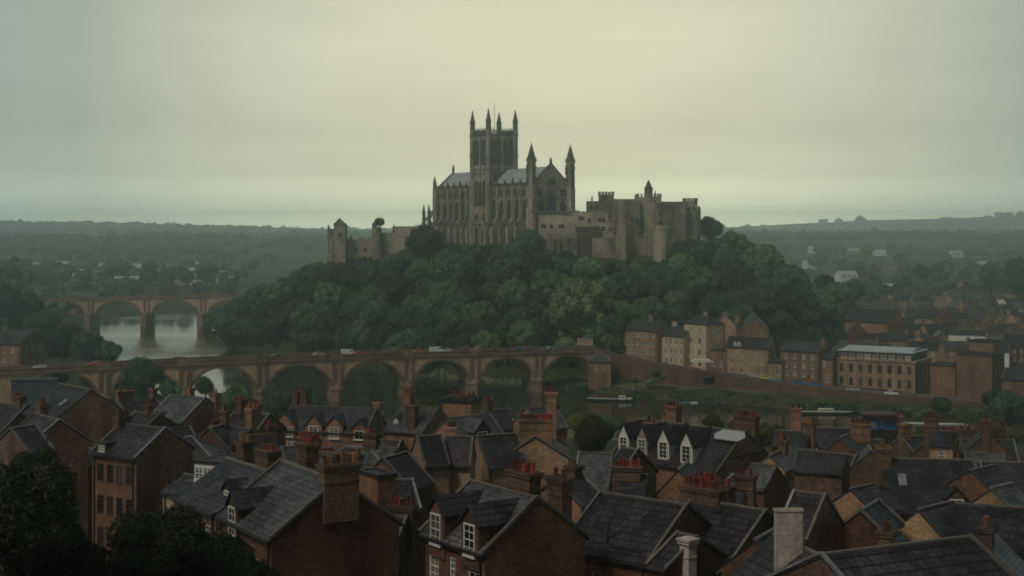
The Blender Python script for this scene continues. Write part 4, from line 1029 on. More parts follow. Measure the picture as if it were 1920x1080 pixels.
def wr(n, rows, a=.1, b=.9, top=.8, pitch=3.0, w=None, h=None):
    o = []
    for j in range(rows):
        for i in range(n):
            u = a + (b-a)*((i+.5)/n)
            o.append((u, top + j*pitch) + ((w, h) if w else ()))
    return o
def skylight(u, t, w=.8, h=1.1):
    def f(root, l, ze, zr, hd):
        x = -l+u*2*l; p0 = Vector((x, -hd*(1-t), ze+(zr-ze)*t+.2)); sl = (zr-ze)/hd
        m = MB(); q = [(x-w/2,p0.y,p0.z),(x+w/2,p0.y,p0.z),(x+w/2,p0.y+h*.8,p0.z+h*.8*sl),(x-w/2,p0.y+h*.8,p0.z+h*.8*sl)]
        n = 0; m.v = q + [(a,b_,c+.08) for a,b_,c in q]; m.f = [(0,3,2,1),(4,5,6,7),(0,1,5,4),(1,2,6,5),(2,3,7,6),(3,0,4,7)]
        put('skylight', (m, M['flash']), root)
    return f

H = house
# --- front row
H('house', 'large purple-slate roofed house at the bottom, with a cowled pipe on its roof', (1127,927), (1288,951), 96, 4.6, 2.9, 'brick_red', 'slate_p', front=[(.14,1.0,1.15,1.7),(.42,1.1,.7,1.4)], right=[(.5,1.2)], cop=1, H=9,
  extra=lambda r,l,ze,zr,hd: (put('roof_cowl', (MB().bar((-l+3.2,-hd+.9,ze+.4),(-l+3.2,-hd+.9,ze+1.6),.09).cone(-l+3.2,-hd+.9,ze+1.5,ze+2.1,.22,.03,8), M['dark']), r), put('hatch', (MB().box(l-3.2,l-.9,-hd+.5,-hd+.8,ze+.45,ze+.62), M['dark']), r)))
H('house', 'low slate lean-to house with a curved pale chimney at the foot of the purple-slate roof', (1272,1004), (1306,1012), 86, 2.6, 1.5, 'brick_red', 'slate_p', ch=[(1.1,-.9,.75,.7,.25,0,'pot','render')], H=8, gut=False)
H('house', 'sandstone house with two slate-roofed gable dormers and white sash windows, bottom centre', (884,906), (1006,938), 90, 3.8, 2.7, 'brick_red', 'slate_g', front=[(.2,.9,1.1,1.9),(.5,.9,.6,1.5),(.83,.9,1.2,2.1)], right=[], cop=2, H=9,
  dm=[(.27,0,1.7,1.6,'gable','slate_p'),(.8,0,1.8,1.6,'gable','slate_p')], ch=[(.55,1.4,2.3,.9,1.2,5,'pot','brick_dark'),(.85,2.6,1.5,.8,1.0,2,'pot','brick_dark')])
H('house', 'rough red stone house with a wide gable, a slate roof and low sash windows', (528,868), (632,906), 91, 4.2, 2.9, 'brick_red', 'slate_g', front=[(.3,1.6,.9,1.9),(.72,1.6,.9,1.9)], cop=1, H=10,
  dm=[(.3,.0,1.6,1.0,'gable','slate')], ch=[(.98,.2,.9,2.3,1.2,6,'pot_y','brick_dark'),(.1,1.5,1.4,.9,1.3,4,'pot','brick_dark')])
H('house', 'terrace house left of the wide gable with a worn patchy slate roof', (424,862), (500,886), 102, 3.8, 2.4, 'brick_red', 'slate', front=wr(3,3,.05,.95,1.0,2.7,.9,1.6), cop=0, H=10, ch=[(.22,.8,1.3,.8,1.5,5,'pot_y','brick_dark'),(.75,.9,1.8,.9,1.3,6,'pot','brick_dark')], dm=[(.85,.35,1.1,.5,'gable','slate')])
H('flat_roofed_dormer_house', 'small house topped by a wide white flat-roofed glazed bay at left centre', (390,862), (436,866), 108, 1.7, .1, 'white', 'slate_p', kind='flat', front=[(.17,.3,.75,.95),(.5,.3,.75,.95),(.83,.3,.75,.95)], right=[(.5,.3,1.8,.95)], H=2.2, gut=False, par=.05) 
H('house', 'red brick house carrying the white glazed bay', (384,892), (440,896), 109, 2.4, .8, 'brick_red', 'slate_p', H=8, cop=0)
H('house', 'narrow cream-painted house end beside the dark tree, left centre', (346,892), (386,899), 116, 2.2, 1.0, 'stone_cream', 'slate', front=[(.75,.6,.5,1.0)], H=7, cop=0, right=[(.5,.8,.5,1.2)])
H('tenement', 'tall dark tenement with narrow windows in many storeys at the left', (228,797), (310,806), 135, 3.6, 2.2, 'brick', 'slate', front=wr(4,4,.08,.95,.9,3.0,.9,1.7), right=[], cop=2, H=16, mat_win='wood', ch=[(.02,0,.8,1.6,.9,3,'pot','brick_dark')], dm=[(.2,.05,1.1,.8,'box','slate','brick_dark')])
H('house', 'big plain brick gable under a steep slate roof, just below the bridge at far left', (112,722), (172,733), 170, 4.4, 2.9, 'brick', 'slate', front=[(.3,1.2),(.7,1.2)], right=[(.18,2.2,.6,.9)], cop=0, H=10, extra=skylight(.72,.35))
H('house', 'wide dark slate roof with one small white dormer, left of centre below the bridge', (222,757), (292,750), 190, 5, 3.4, 'brick', 'slate', dm=[(.62,.35,1.1,.9,'white')], cop=1, H=7, ch=[(.25,.8,2.4,.8,1.6,2,'pot_y'),(.98,.5,.7,1.0,1.6,1,'pot_y')])
H('house', 'pair of slate-roofed brick houses with a tall white triple window below the bridge', (322,742), (385,748), 185, 3.9, 2.6, 'brick', 'slate_g', front=[(.12,.7,.9,1.5),(.42,.7,.9,1.5),(.72,.7,2.2,1.6)], cop=2, H=8, ch=[(.5,.4,.7,.8,1.2,1,'pot_y'),(.97,1.8,1.2,.8,.6,2,'pot_y')])
H('turret_house', 'small square house with a pyramid slate roof and one white window, left', (350,821), (361,821), 140, 2.6, 1.6, 'brick', 'slate', kind='hip', front=[(.25,.9,.75,1.6)], H=8)
H('house', 'steep narrow slate roof right of the pyramid-roofed turret', (392,806), (424,796), 150, 3.2, 3.0, 'brick_dark', 'slate', cop=2, H=8, ch=[(.9,0,.9,.8,1.6,3,'pot_y')])
H('house', 'dark low slate roof behind the pyramid-roofed turret', (310,806), (355,802), 160, 2.6, 1.5, 'brick_dark', 'slate', cop=1, H=6)
H('house', 'dark house between the pyramid roof and the row of four gables', (440,775), (505,779), 170, 3.6, 2.2, 'brick_dark', 'slate_p', cop=1, H=8, ch=[(.15,0,.9,.8,1.6,3,'pot','brick_dark'),(.6,0,1.3,.8,1.3,4,'pot','brick_dark')])
H('house', 'dark slate roof left of the orange-potted chimneys', (415,800), (470,808), 155, 3.2, 2, 'brick_dark', 'slate_p', cop=0, H=8, ch=[(.9,.5,1.0,.8,2.4,3,'pot_y','brick')])
H('gabled_row', 'long row with four pointed stone gables and white sash windows below the bridge', (548,762), (706,768), 205, 4.2, 2.9, 'brick', 'slate', cop=1, H=8, front=[(.12,1.0,.9,1.3),(.17,1.0,.9,1.3),(.68,2.8,2.2,1.6)],
  dm=[(.05,0,3.6,.6,'gable'),(.40,0,2.6,.9,'gable'),(.64,0,2.6,.9,'gable'),(.93,0,2.6,.5,'gable')], ch=[(.02,.6,.8,.8,2.0,2,'pot','brick'),(.1,1.2,.9,.8,2.3,2,'pot','brick'),(.98,1.0,1,.8,1,2)])
H('house', 'pale slate roof with two small white dormers beside the yellow bush', (752,761), (823,766), 195, 4.4, 2.9, 'brick', 'slate_g', cop=0, H=7, dm=[(.2,.25,.8,.7,'white'),(.62,.15,1.0,1.0,'white')], ch=[(.14,.5,1.3,1.0,1.8,3,'pot','brick'),(.65,-3.4,1.35,1.2,.7,1,'pot','brick_dark')])
H('house', 'slate-roofed house with one gabled slate dormer and a wide many-paned window, centre', (840,786), (917,778), 175, 4.2, 3.0, 'brick', 'slate_g', cop=1, H=7, dm=[(.38,.08,2.4,1.5,'gable','slate_g','slate')], extra=None)
H('stone_block_house', 'blunt square stone block with a flat parapet and chimney pots on the near river edge', (840,752), (893,754), 205, 2.4, .1, 'brick', 'slate_p', kind='flat', H=9, ch=[(.35,0,1.6,.6,1.0,4,'pot','brick_dark'),(.8,0,1.4,.6,1.0,4,'pot_y','brick_dark')])
H('house', 'low dark slate roof right of the square stone block', (905,775), (955,768), 190, 3, 2, 'brick_dark', 'slate', cop=1, H=7, ch=[(.3,.5,.9,.8,1.6,2,'pot','brick_dark')], dm=[(.85,.1,1.0,1.2,'white')])
H('house', 'pale slate roof behind the big twin red-potted chimney stack', (985,768), (1040,764), 180, 3.2, 2.2, 'brick', 'slate_g', cop=1, H=7, ch=[(.98,.0,.8,1.4,.6,3,'pot','brick_dark')])
H('house', 'large stone gable topped by a wide chimney with bright red pots, right of centre', (1001,800), (1004,822), 157, 3.5, 2.2, 'brick_tan', 'slate', cop=1, H=10, ch=[(.93,0,.9,3.5,2.0,12,'pot','brick'),(.1,1.9,1.0,1.2,4.0,3,'pot','brick')])
H('house', 'purple-slate wing with a tall plain tan gable, centre', (893,820), (968,815), 148, 2.9, 2.8, 'brick_tan', 'slate_p', cop=1, H=10)
H('house', 'tall thin gable with a single white sash window between two dark roofs, centre', (836,821), (886,822), 142, 1.7, 2.4, 'brick_tan', 'slate_p', cop=1, H=10, left=[(.5,-.3,.9,1.7)], front=[(.2,3,.8,1.6)], ch=[(.15,.9,.9,.7,1.0,3)])
H('house', 'narrow plain stone gable with a dark slate roof left of the thin windowed gable', (782,821), (826,818), 140, 2.2, 2.5, 'brick_tan', 'slate', cop=1, H=11)
H('house', 'dark purple roof with white chimney flashing left of the narrow plain gable', (694,826), (752,829), 150, 3, 2.2, 'brick_dark', 'slate_p', cop=1, H=8)
H('house', 'steep dark roof tucked in front of the purple roof, centre left', (718,862), (762,850), 134, 3, 2.6, 'brick_dark', 'slate_p', cop=1, H=9)
H('stone_tower_stack', 'tall plain stone stair block rising between dark roofs, lower centre left', (690,892), (724,888), 105, 1.5, .1, 'brick', 'slate_p', kind='flat', H=10, par=.08)
H('house', 'grey slate roof with a white-framed dormer, centre left', (528,842), (590,838), 125, 3.1, 2.2, 'brick_dark', 'slate_g', cop=1, H=8, dm=[(.8,.0,1.7,1.2,'white')], ch=[(.5,-2.2,.8,.6,.4,2)])
H('house', 'low roof edged with white parapets and a row of red chimney pots, centre left', (588,846), (624,842), 138, 2.2, 1.2, 'render', 'pot', cop=2, H=8, ch=[(.1,1,2.0,.8,1.0,6,'pot','brick_dark')])
H('house', 'flat light-grey hipped roof, centre left', (650,840), (693,842), 142, 2.6, 1.1, 'brick_dark', 'slate_g', kind='hip', H=8)
H('dormer_terrace', 'slate terrace with three tall white pointed dormers in a row, right of centre', (1200,788), (1398,812), 160, 5.2, 3.6, 'brick', 'slate_p', cop=1, H=10, front=[(.70,1.3,.9,1.5)], right=[(.3,1.2,.8,1.4),(.62,1.2,.8,1.4)], mat_win='white',
  dm=[(.09,.12,1.5,2.0,'steep'),(.27,.12,1.5,2.0,'steep','slate','render'),(.48,.1,1.55,2.1,'steep'),(.7,.08,1.6,2.1,'steep')], ch=[(.3,.6,1.5,1.1,2.0,3,'pot','brick'),(.23,-2.2,1.3,.8,.3,2,'pot','brick'),(.9,2.4,2.6,.9,1.5,7,'pot','brick_dark')],
  extra=lambda r,l,ze,zr,hd: (put('rooflight', (MB().prism([(-1.5,0),(1.5,0),(2.0,.8),(1.4,1.7),(-1.4,1.7),(-2.0,.8)], 0, .12, 'z'), M['car_silver']), r, (l-1.2,-1.9,zr-.75), (R(30),0,0)), put('beam', (MB().box(l+.0,l+.16,-hd,hd,ze-.9,ze-.7).box(l+.0,l+.16,-hd*.6,hd*.6,ze+1.1,ze+1.3), M['dark']), r)))
H('house', 'slate roof and plain dark gable just left of the pointed dormers', (1086,852), (1148,854), 125, 3.4, 2.6, 'brick_dark', 'slate_g', cop=2, H=9)
H('house', 'dark gable with a white raking edge at the left end of the dormer terrace', (1168,842), (1196,846), 132, 2.8, 2.2, 'brick_dark', 'slate_p', cop=2, H=9)
H('house', 'low dark workshop with a red row of pots below the dormer terrace', (1165,892), (1215,894), 112, 2.4, 1.2, 'brick_dark', 'slate', cop=0, H=8, ch=[(.25,-.6,2.2,.8,.9,7,'pot','brick_dark')])
H('hooded_gable_house', 'small dark hooded gable in front of the dormer terrace', (1290,868), (1272,884), 118, 2.1, 2.3, 'brick', 'slate_p', cop=0, H=8)
H('turret_house', 'little slate-clad turret with a lopsided pointed roof, lower right of centre', (1371,893), (1376,893), 112, 1.9, 2.6, 'slate_g', 'slate', kind='hip', H=6)
H('house', 'dark purple roof falling away behind the row of bright red pots, bottom right of centre', (1300,938), (1436,962), 97, 4.6, 3.3, 'brick_dark', 'slate_p', cop=1, H=9, ch=[(.12,.2,3.4,1.0,1.0,10,'pot','brick_dark'),(.02,1.2,2.2,.9,1.3,5,'pot','brick_dark')])
H('house', 'brick house in front carrying the blank pale chimney slab, bottom right', (1452,1006), (1560,1058), 82, 3.0, 2.3, 'brick', 'slate_p', cop=0, H=8,
  extra=lambda r,l,ze,zr,hd: put('chimney_slab', (MB().box(-.76,.76,-.24,.24,-4.5,-.12).box(-.82,.82,-.3,.3,-.12,0), M['render']), r, (.1,-.9,zr+2.4), (0,0,-r.rotation_euler.z+.06)))
H('house', 'huge dark purple slate roof across the bottom right corner', (1540,1046), (1818,1012), 68, 6.5, 3.2, 'brick_dark', 'slate_p', cop=2, H=8)
H('house', 'slate roof with two pale rooflights at the bottom edge, right of centre', (1392,1052), (1452,1042), 84, 4, 2.6, 'brick_dark', 'slate', cop=2, H=7, extra=skylight(.7,.25,1.1,1.4))
H('long_house', 'long house with a big hipped slate roof and one white-edged gable window, right', (1652,862), (1822,866), 125, 5.2, 3.6, 'brick_dark', 'slate', kind='gable', cop=0, H=12, front=[(.3,2.2,1.3,1.2),(.45,5,1.1,1.6),(.62,2,1.0,1.0)], dm=[(.72,.0,1.7,1.3,'gable','slate')], extra=skylight(.2,.45,.7,1.4), ch=[(.02,0,1.2,2.2,1.2,4,'pot_y','brick_dark')])
H('house', 'small brick house with two white sash windows right of the pale roof, right', (1540,850), (1606,857), 140, 3.3, 2.2, 'brick', 'slate', cop=1, H=8, front=[(.28,.6,1.0,1.6),(.78,.6,1.0,1.6)])
H('house', 'pale slate roof above a white corner bay window, right', (1466,843), (1532,846), 150, 3.6, 2.6, 'brick_dark', 'slate_g', cop=1, H=8, front=[(.65,.5,1.2,1.6),(.88,.5,1.0,1.6)])
H('house', 'slate roof with two small brick dormers and an orange chimney at its left end', (1492,803), (1602,806), 175, 4.4, 3.2, 'brick', 'slate', cop=0, H=7, dm=[(.24,.2,1.5,1.1,'gable'),(.82,.15,1.5,1.1,'gable')], ch=[(.0,0,1.3,1.3,2.6,2,'pot','brick')])
H('house', 'dark stone house with a big orange-potted chimney by the river at right', (1590,824), (1650,826), 160, 3.4, 1.8, 'brick_dark', 'slate', cop=0, H=8, ch=[(.4,0,2.2,1.2,1.9,5,'pot_y','brick')])
H('glazed_pavilion', 'dark flat-roofed glazed pavilion standing over the river edge between brick pillars', (1615,776), (1676,777), 188, 2.6, .1, 'dark', 'wood', kind='flat', H=4.5, par=.05, mat_win='car_blue', front=[(.3,.6,.9,1.0),(.52,.6,.6,.8),(.82,1.1,1.5,.5)])
H('house', 'brick house under the glazed pavilion', (1602,806), (1690,808), 189, 3.2, .1, 'brick', 'slate', kind='flat', H=8, ch=[(.2,-1.2,1.2,1.0,2.0,0),(.9,-1.2,1.2,1.0,2.2,1)])
H('house', 'low slate roof right of the glazed pavilion', (1690,822), (1752,818), 172, 3.6, 2.2, 'brick_dark', 'slate', cop=2, H=7, ch=[(.1,0,1.2,1,1.8,0,'pot','brick')])
H('house', 'dark roof with a fat round-shouldered chimney and red pots, right', (1742,828), (1792,824), 165, 3.4, 2.4, 'brick_dark', 'slate', cop=1, H=7, ch=[(.5,-1,1.8,1.2,1.2,4,'pot','brick_dark'),(.4,1.5,1.4,1,2.6,3,'pot','brick_dark')])
H('house', 'wide slate roof at the right edge with a small brick gable window', (1800,826), (1900,828), 160, 4.5, 3.4, 'brick_dark', 'slate', cop=1, H=7, dm=[(.56,.25,1.7,1.3,'gable')], ch=[(.15,.6,1.6,1,1.2,4,'pot_y','brick_dark'),(.75,.6,1.3,1,1.6,3,'pot_y','brick_dark')])
H('house', 'dark roof running off the right edge below the wide slate roof', (1838,868), (1960,872), 130, 4.5, 3.0, 'brick_dark', 'slate', cop=1, H=9)
H('house', 'dark brick house low at the right edge', (1790,948), (1990,960), 100, 5, 2.0, 'brick_dark', 'slate_p', cop=0, H=9)
H('house', 'dark gable with one white raking edge just right of the pale chimney slab', (1490,925), (1547,932), 94, 2.8, 2.4, 'brick', 'slate_p', cop=2, H=9)
H('house', 'purple roof with a pale ridge at the bottom, left of the double-dormer house', (664,968), (762,974), 92, 4.4, 2.9, 'brick_dark', 'slate_p', cop=2, H=8, front=[(.8,1.2,.8,1.4)], ch=[(.85,.6,1.7,.8,.8,6,'pot','brick_dark')])
H('house', 'dark backyard house behind the purple roof, lower centre', (722,905), (772,902), 112, 2.6, 1.8, 'brick_dark', 'slate', cop=2, H=9)
H('house', 'dark low roof in front of the large stone gable', (1042,905), (1090,895), 108, 2.6, 1.6, 'brick', 'slate', cop=2, H=8, ch=[(.8,.2,1.0,.9,1.0,1,'pot','brick_dark')])
H('house', 'small slate roof at the far left above the dark tree', (20,806), (66,800), 130, 2.8, 2.0, 'brick_dark', 'slate', cop=2, H=7)
H('house', 'brick house with two white windows at far left', (66,778), (112,790), 145, 3.0, 2.2, 'brick', 'slate', cop=2, H=8, front=[(.45,.8,.9,1.6)], right=[(.35,.8,.9,1.6)], ch=[(.1,.5,1.2,.9,1.2,3)])
H('house', 'dark slate roof at the far left edge just under the bridge', (-30,756), (52,762), 175, 4, 2.6, 'brick_dark', 'slate', cop=1, H=7, ch=[(.8,0,1.3,.9,1.2,3)])
H('house', 'long low brick outbuilding in front of the big plain gable', (160,842), (206,848), 150, 2.6, 1.2, 'brick_dark', 'slate', cop=0, H=8)
H('house', 'dark roof between the tenement and the pyramid-roofed turret', (255,775), (300,780), 172, 3, 1.8, 'brick_dark', 'slate', cop=2, H=7, ch=[(.5,0,.9,.8,1.2,2)])
H('house', 'dark back roof left of the wide red stone gable', (478,905), (520,900), 100, 2.4, 2, 'brick_dark', 'slate', cop=0, H=8) if 0 else None

# small infill roofs, lean-tos and back extensions tucked between the houses
IR = random.Random(314)
ZONES = [(505,735,700,835),(1140,1400,750,885),(745,980,800,905),(700,1090,860,1080),(915,1090,760,890),(355,465,830,890),(1470,1570,880,1080),(1230,1340,960,1080),(1350,1445,760,835),
         (1725,1810,840,935),(835,925,760,815),(985,1320,885,1080),(1515,1635,855,910),(1050,1180,740,860),(295,430,720,800),(60,235,700,860),(715,850,740,810),(1590,1710,750,835),(1640,1730,860,900),(1030,1290,840,880)]
YMAP = ([740,760,800,850,900,950,1000,1040], [215,196,162,133,110,96,86,80])
RB = ((772,'back'),(805,'fourth'),(838,'third'),(872,'second'),(905,'lower'),(948,'front'),(1000,'bottom'))
for (py0, rn_), (xa, xb, stp) in zip(RB, ((300,1180,62),(230,1900,92),(330,1900,96),(380,1900,104),(400,1900,120),(470,1900,150),(620,1900,190))):
    px = xa; k = 0
    while px < xb:
        cx_ = px + IR.uniform(-14, 14); py = py0 + IR.uniform(2, 16); Y_ = float(np.interp(py, *YMAP)) + IR.uniform(-2, 6)
        if any(x0 < cx_ < x1 and y0 < py < y1 for x0, x1, y0, y1 in ZONES): px += stp*.5; continue
        Ln = IR.uniform(2.4, 4.8); a_ = R(IR.choice((-50,-38,-28,30,42,60,-15,80))); p = at(cx_, py, Y_)
        A_ = Vector((p.x-math.cos(a_)*Ln/2, Y_-math.sin(a_)*Ln/2, p.z)); B_ = Vector((p.x+math.cos(a_)*Ln/2, Y_+math.sin(a_)*Ln/2, p.z))
        if B_.x/B_.y < A_.x/A_.y: A_, B_ = B_, A_
        rf_ = IR.choice(('slate','slate_p','slate','slate_g')); hd_ = IR.uniform(1.5, 2.5)
        chs = [(IR.choice((.05,.95)), IR.uniform(-.3,.3), IR.uniform(.8,1.7), .8, IR.uniform(.9,1.7), IR.choice((2,3,4)), IR.choice(('pot','pot','pot_y')), 'brick_dark')] if IR.random() < .45 else []
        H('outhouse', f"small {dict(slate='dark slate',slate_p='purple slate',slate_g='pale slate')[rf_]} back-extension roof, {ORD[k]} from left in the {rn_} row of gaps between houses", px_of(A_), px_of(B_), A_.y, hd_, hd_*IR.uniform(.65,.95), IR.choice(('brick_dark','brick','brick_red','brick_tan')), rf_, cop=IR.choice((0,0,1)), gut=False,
          front=[(.5,.6,.7,1.1)] if IR.random() < .5 else None, ch=chs, group='small roofs filling the gaps of the old town', cat='outhouse')
        px += stp*IR.uniform(.7, 1.3); k += 1
# blue-grey shed under the first arch, toll house, container on the bridge
sh = thing('shed', 'blue-grey corrugated shed standing under the leftmost bridge arch', 'shed', at(60, 742, 414) - Vector((0,0,7)))
m = MB()
for i in range(22): m.box(-6.2+i*.56, -6.2+i*.56+.4, -.12, 0, 0, 11.6)
m.box(-6.3,6.3,0,5,0,11.6); put('wall', (m, M['shed_blue']), sh); put('roof', (MB().box(-6.6,6.6,-.5,5.4,11.6,11.85), M['dark']), sh)
# ------------------------------------------------------------------ right bank: quayside buildings
G2 = 'quayside buildings below the castle hill'
def Q(name, label, A, B, Y, hd, rise, **k):
    k.setdefault('group', G2); k.setdefault('cat', 'building'); return house(name, label, A, B, Y, hd, rise, **k)
Q('terrace', 'four-storey brown stone terrace at the left end of the quay, beside the bridge end', (1188,600), (1250,604), 524, 5.5, 3.2, wall='brick_tan', roof='slate', front=wr(6,3,.03,.97,.9,3.1,1.1,1.6), left=wr(2,3,.1,.9,.9,3.1,1.0,1.6), H=13, ch=[(.55,0,1.6,1.2,2.2,3)])
Q('cream_house', 'cream three-storey house front with columns of tall windows on the quay', (1250,612), (1298,615), 515, 5, 3.0, wall='stone_cream', roof='slate', front=wr(5,3,.03,.97,.9,3.5,.95,2.0), H=13, ch=[(.3,.5,2.2,1,1.8,4)])
Q('tower_house', 'tall tan tower-like house with a hipped roof in the middle of the quay', (1312,592), (1326,593), 507, 4.3, 2.6, wall='stone_cream', roof='slate', kind='hip', front=wr(2,4,.08,.92,1.0,4.0,1.6,2.4), H=17, ch=[(.5,1.2,1.2,1,1.4,2)])
Q('house', 'plain rendered gable end beside the tower-like house', (1356,588), (1359,590.5), 512, 4.0, 4.0, wall='brick_tan', roof='slate', H=14, ch=[(.9,0,1,1.4,1.2,3)], cop=1)
Q('house', 'plain brick gable with a slate roof behind the quay, right of the tower-like house', (1412,586), (1418,598), 560, 4.6, 4.2, wall='brick', roof='slate_g', H=12, cop=1)
Q('chimneyed_house', 'slim house with a tall tan chimney behind the rendered gable', (1376,604), (1392,606), 550, 3, 2, wall='brick_tan', roof='slate', H=10, ch=[(.5,0,1.6,1.6,3,2,'pot','brick_tan')])
Q('house', 'brown stone quay house with twin white dormers and a dark side gable', (1368,631), (1448,634), 500, 4.6, 3.4, wall='brick_tan', roof='slate', front=wr(4,3,.03,.97,.9,3.2,1.1,1.8), dm=[(.22,.1,1.2,1.3,'white'),(.31,.1,1.2,1.3,'white')], H=11, cop=1)
Q('house', 'low brick wing between the tower-like house and the twin-dormer house', (1340,657), (1370,659), 502, 3, .1, wall='brick', roof='slate', kind='flat', front=[(.25,3,.9,2.4),(.7,3,.9,2.4)], H=8)
Q('house', 'low white-doored annex right of the twin-dormer house', (1448,670), (1474,672), 488, 3, 1.4, wall='brick_tan', roof='slate', front=[(.7,1.2,1.2,3.2)], H=6)
Q('mansard_terrace', 'dark-roofed terrace with a line of small white dormers behind the quay', (1452,601), (1538,602), 600, 4.5, 4.2, wall='brick', roof='slate', H=9, cop=0, dm=[(x,.05,1.3,2.2,'white') for x in (.08,.2,.36,.52,.7,.9)], ch=[(.25,0,2,1,1.4,4)])
Q('house', 'narrow slate-roofed house with white windows in front of the dark-roofed terrace', (1474,640), (1546,644), 488, 4.4, 2.8, wall='brick', roof='slate', front=wr(4,3,.04,.96,.9,3.0,1.1,1.8), H=11, cop=1, ch=[(1,0,1,2,1.2,3)])
Q('house', 'small dark quay house just left of the grand tan building', (1546,658), (1568,659), 480, 4, 2.2, wall='brick', roof='slate', front=[(.3,1,1,1.8),(.5,5.6,1.3,2.6)], H=9)
# grand tan building with flat roof and setback attic
gb = Vector((123.2, 470.7, 15.3)); gr = thing('grand_building', 'grand tan stone building with two rows of tall windows and glazed attic', 'building', (gb.x, gb.y, 4), R(-32), G2)
Wd = 27.3; Hh = gb.z-4
m = MB(); hs = []
for i in range(8):
    xc = -Wd/2+2.0+i*3.33
    for z in (Hh-4.0, Hh-8.6): hs.append((xc-.65, xc+.65, z, z+2.7))
m.panel(Wd, 0, Hh, hs, 0, 1, x0=-Wd/2)
sub = MB(); hs2 = []
for i in range(4):
    xc = 2.5+i*4.6
    for z in (Hh-4.0, Hh-8.6): hs2.append((xc-.65, xc+.65, z, z+2.7))
sub.panel(20, 0, Hh, hs2, 0, 1, x0=0)
Mx = Matrix.Translation((Wd/2,0,0)) @ Matrix.Rotation(math.pi/2, 4, 'Z'); m.join(sub, Mx)
m.poly([(-Wd/2,0,0),(-Wd/2,20,0),(-Wd/2,20,Hh),(-Wd/2,0,Hh)]); m.poly([(-Wd/2,20,0),(Wd/2,20,0),(Wd/2,20,Hh),(-Wd/2,20,Hh)])
put('wall', (m, M['stone_cream'] if 0 else M['brick_tan']), gr)
for h_ in hs: window(gr, (h_[0]+h_[1])/2, .1, h_[2], 1.3, 2.7, mat='wood')
for h_ in hs2:
    p = Mx @ Vector(((h_[0]+h_[1])/2, .1, h_[2])); window(gr, p.x, p.y, p.z, 1.3, 2.7, math.pi/2, mat='wood')
m = MB(); m.box(-Wd/2-.4, Wd/2+.4, -.4, 20.4, Hh, Hh+.5); m.box(-Wd/2-.15, Wd/2+.15, -.15, 0, Hh-5.2, Hh-4.9)
for i in range(9): xc = -Wd/2+.3+i*3.33; m.box(xc-.25, xc+.25, -.22, 0, 0, Hh)
put('cornice', (m, M['brick_tan']), gr)
m = MB(); m.box(-Wd/2+1, Wd/2-1.2, 1.0, 18.8, Hh+.5, Hh+2.9); a_ = put('attic', (m, M['slate']), gr)
for i in range(9): window(gr, -Wd/2+2.6+i*2.75, .93, Hh+.8, 2.0, 1.4, cols=3, rows=2)
m = MB(); m.box(-Wd/2+.6, Wd/2-.8, .5, 19.3, Hh+2.9, Hh+3.25); m.prism([(.9,Hh+3.25),(9.8,Hh+4.3),(18.9,Hh+3.25)], -Wd/2+1.5, Wd/2-2, 'x'); put('roof', (m, M['lead']), gr)
Q('house', 'blank brick block right of the grand tan building', (1750,684), (1796,686), 462, 5, .1, wall='brick', roof='slate', kind='flat', H=11)
Q('house', 'taller stepped blank brick block at the right end of the quay', (1806,664), (1872,668), 446, 5, .1, wall='brick', roof='slate', kind='flat', H=14)
Q('house', 'brick block with a high square top behind the right end of the quay', (1824,640), (1868,642), 458, 4, .1, wall='brick', roof='slate', kind='flat', H=16)
Q('house', 'dark house at the right edge above the bushes', (1885,690), (1960,694), 430, 5, 3, wall='brick_dark', roof='slate', H=9)
# toll house at the bridge foot
Q('toll_house', 'small stone hut with a pointed slate roof at the foot of the bridge', (1120,661), (1128,661), 498, 3.4, 2.8, wall='brick', roof='slate_g', kind='hip', H=7.5, front=[(.3,1.6,.6,1.6),(.7,1.6,.6,1.6)], group=None, cat='hut')
b0 = at(1097, 648, 520)
kb = thing('bridge_kiosk', 'pale boxy stone kiosk on the right end of the bridge deck', 'kiosk', (b0.x, b0.y, b0.z-.4))
m = MB(); m.box(-2.9,2.9,-1.5,1.5,0,2.7); m.box(-3.1,3.1,-1.7,1.7,2.7,3.0)
for x in (-1.9,-.6,.7,1.9): m.box(x-.12,x+.12,-1.56,-1.5,.3,2.6)
put('body', (m, M['stone_cream']), kb)
# marquee
mq = thing('marquee', 'white canopy on posts over the quay terrace by the tower-like house', 'marquee', at(1316, 692, 493)); mm = MB()
mm.prism([(-3.9,2.6),(3.9,2.6),(3.9,2.8),(2.6,3.5),(-2.6,3.5),(-3.9,2.8)], -2, 2, 'y'); put('canopy', (mm, M['white']), mq)
for x in (-3.7,-1.2,1.2,3.7): put('post', (MB().box(x-.06,x+.06,-1.95,-1.85,0,2.6), M['dark']), mq)
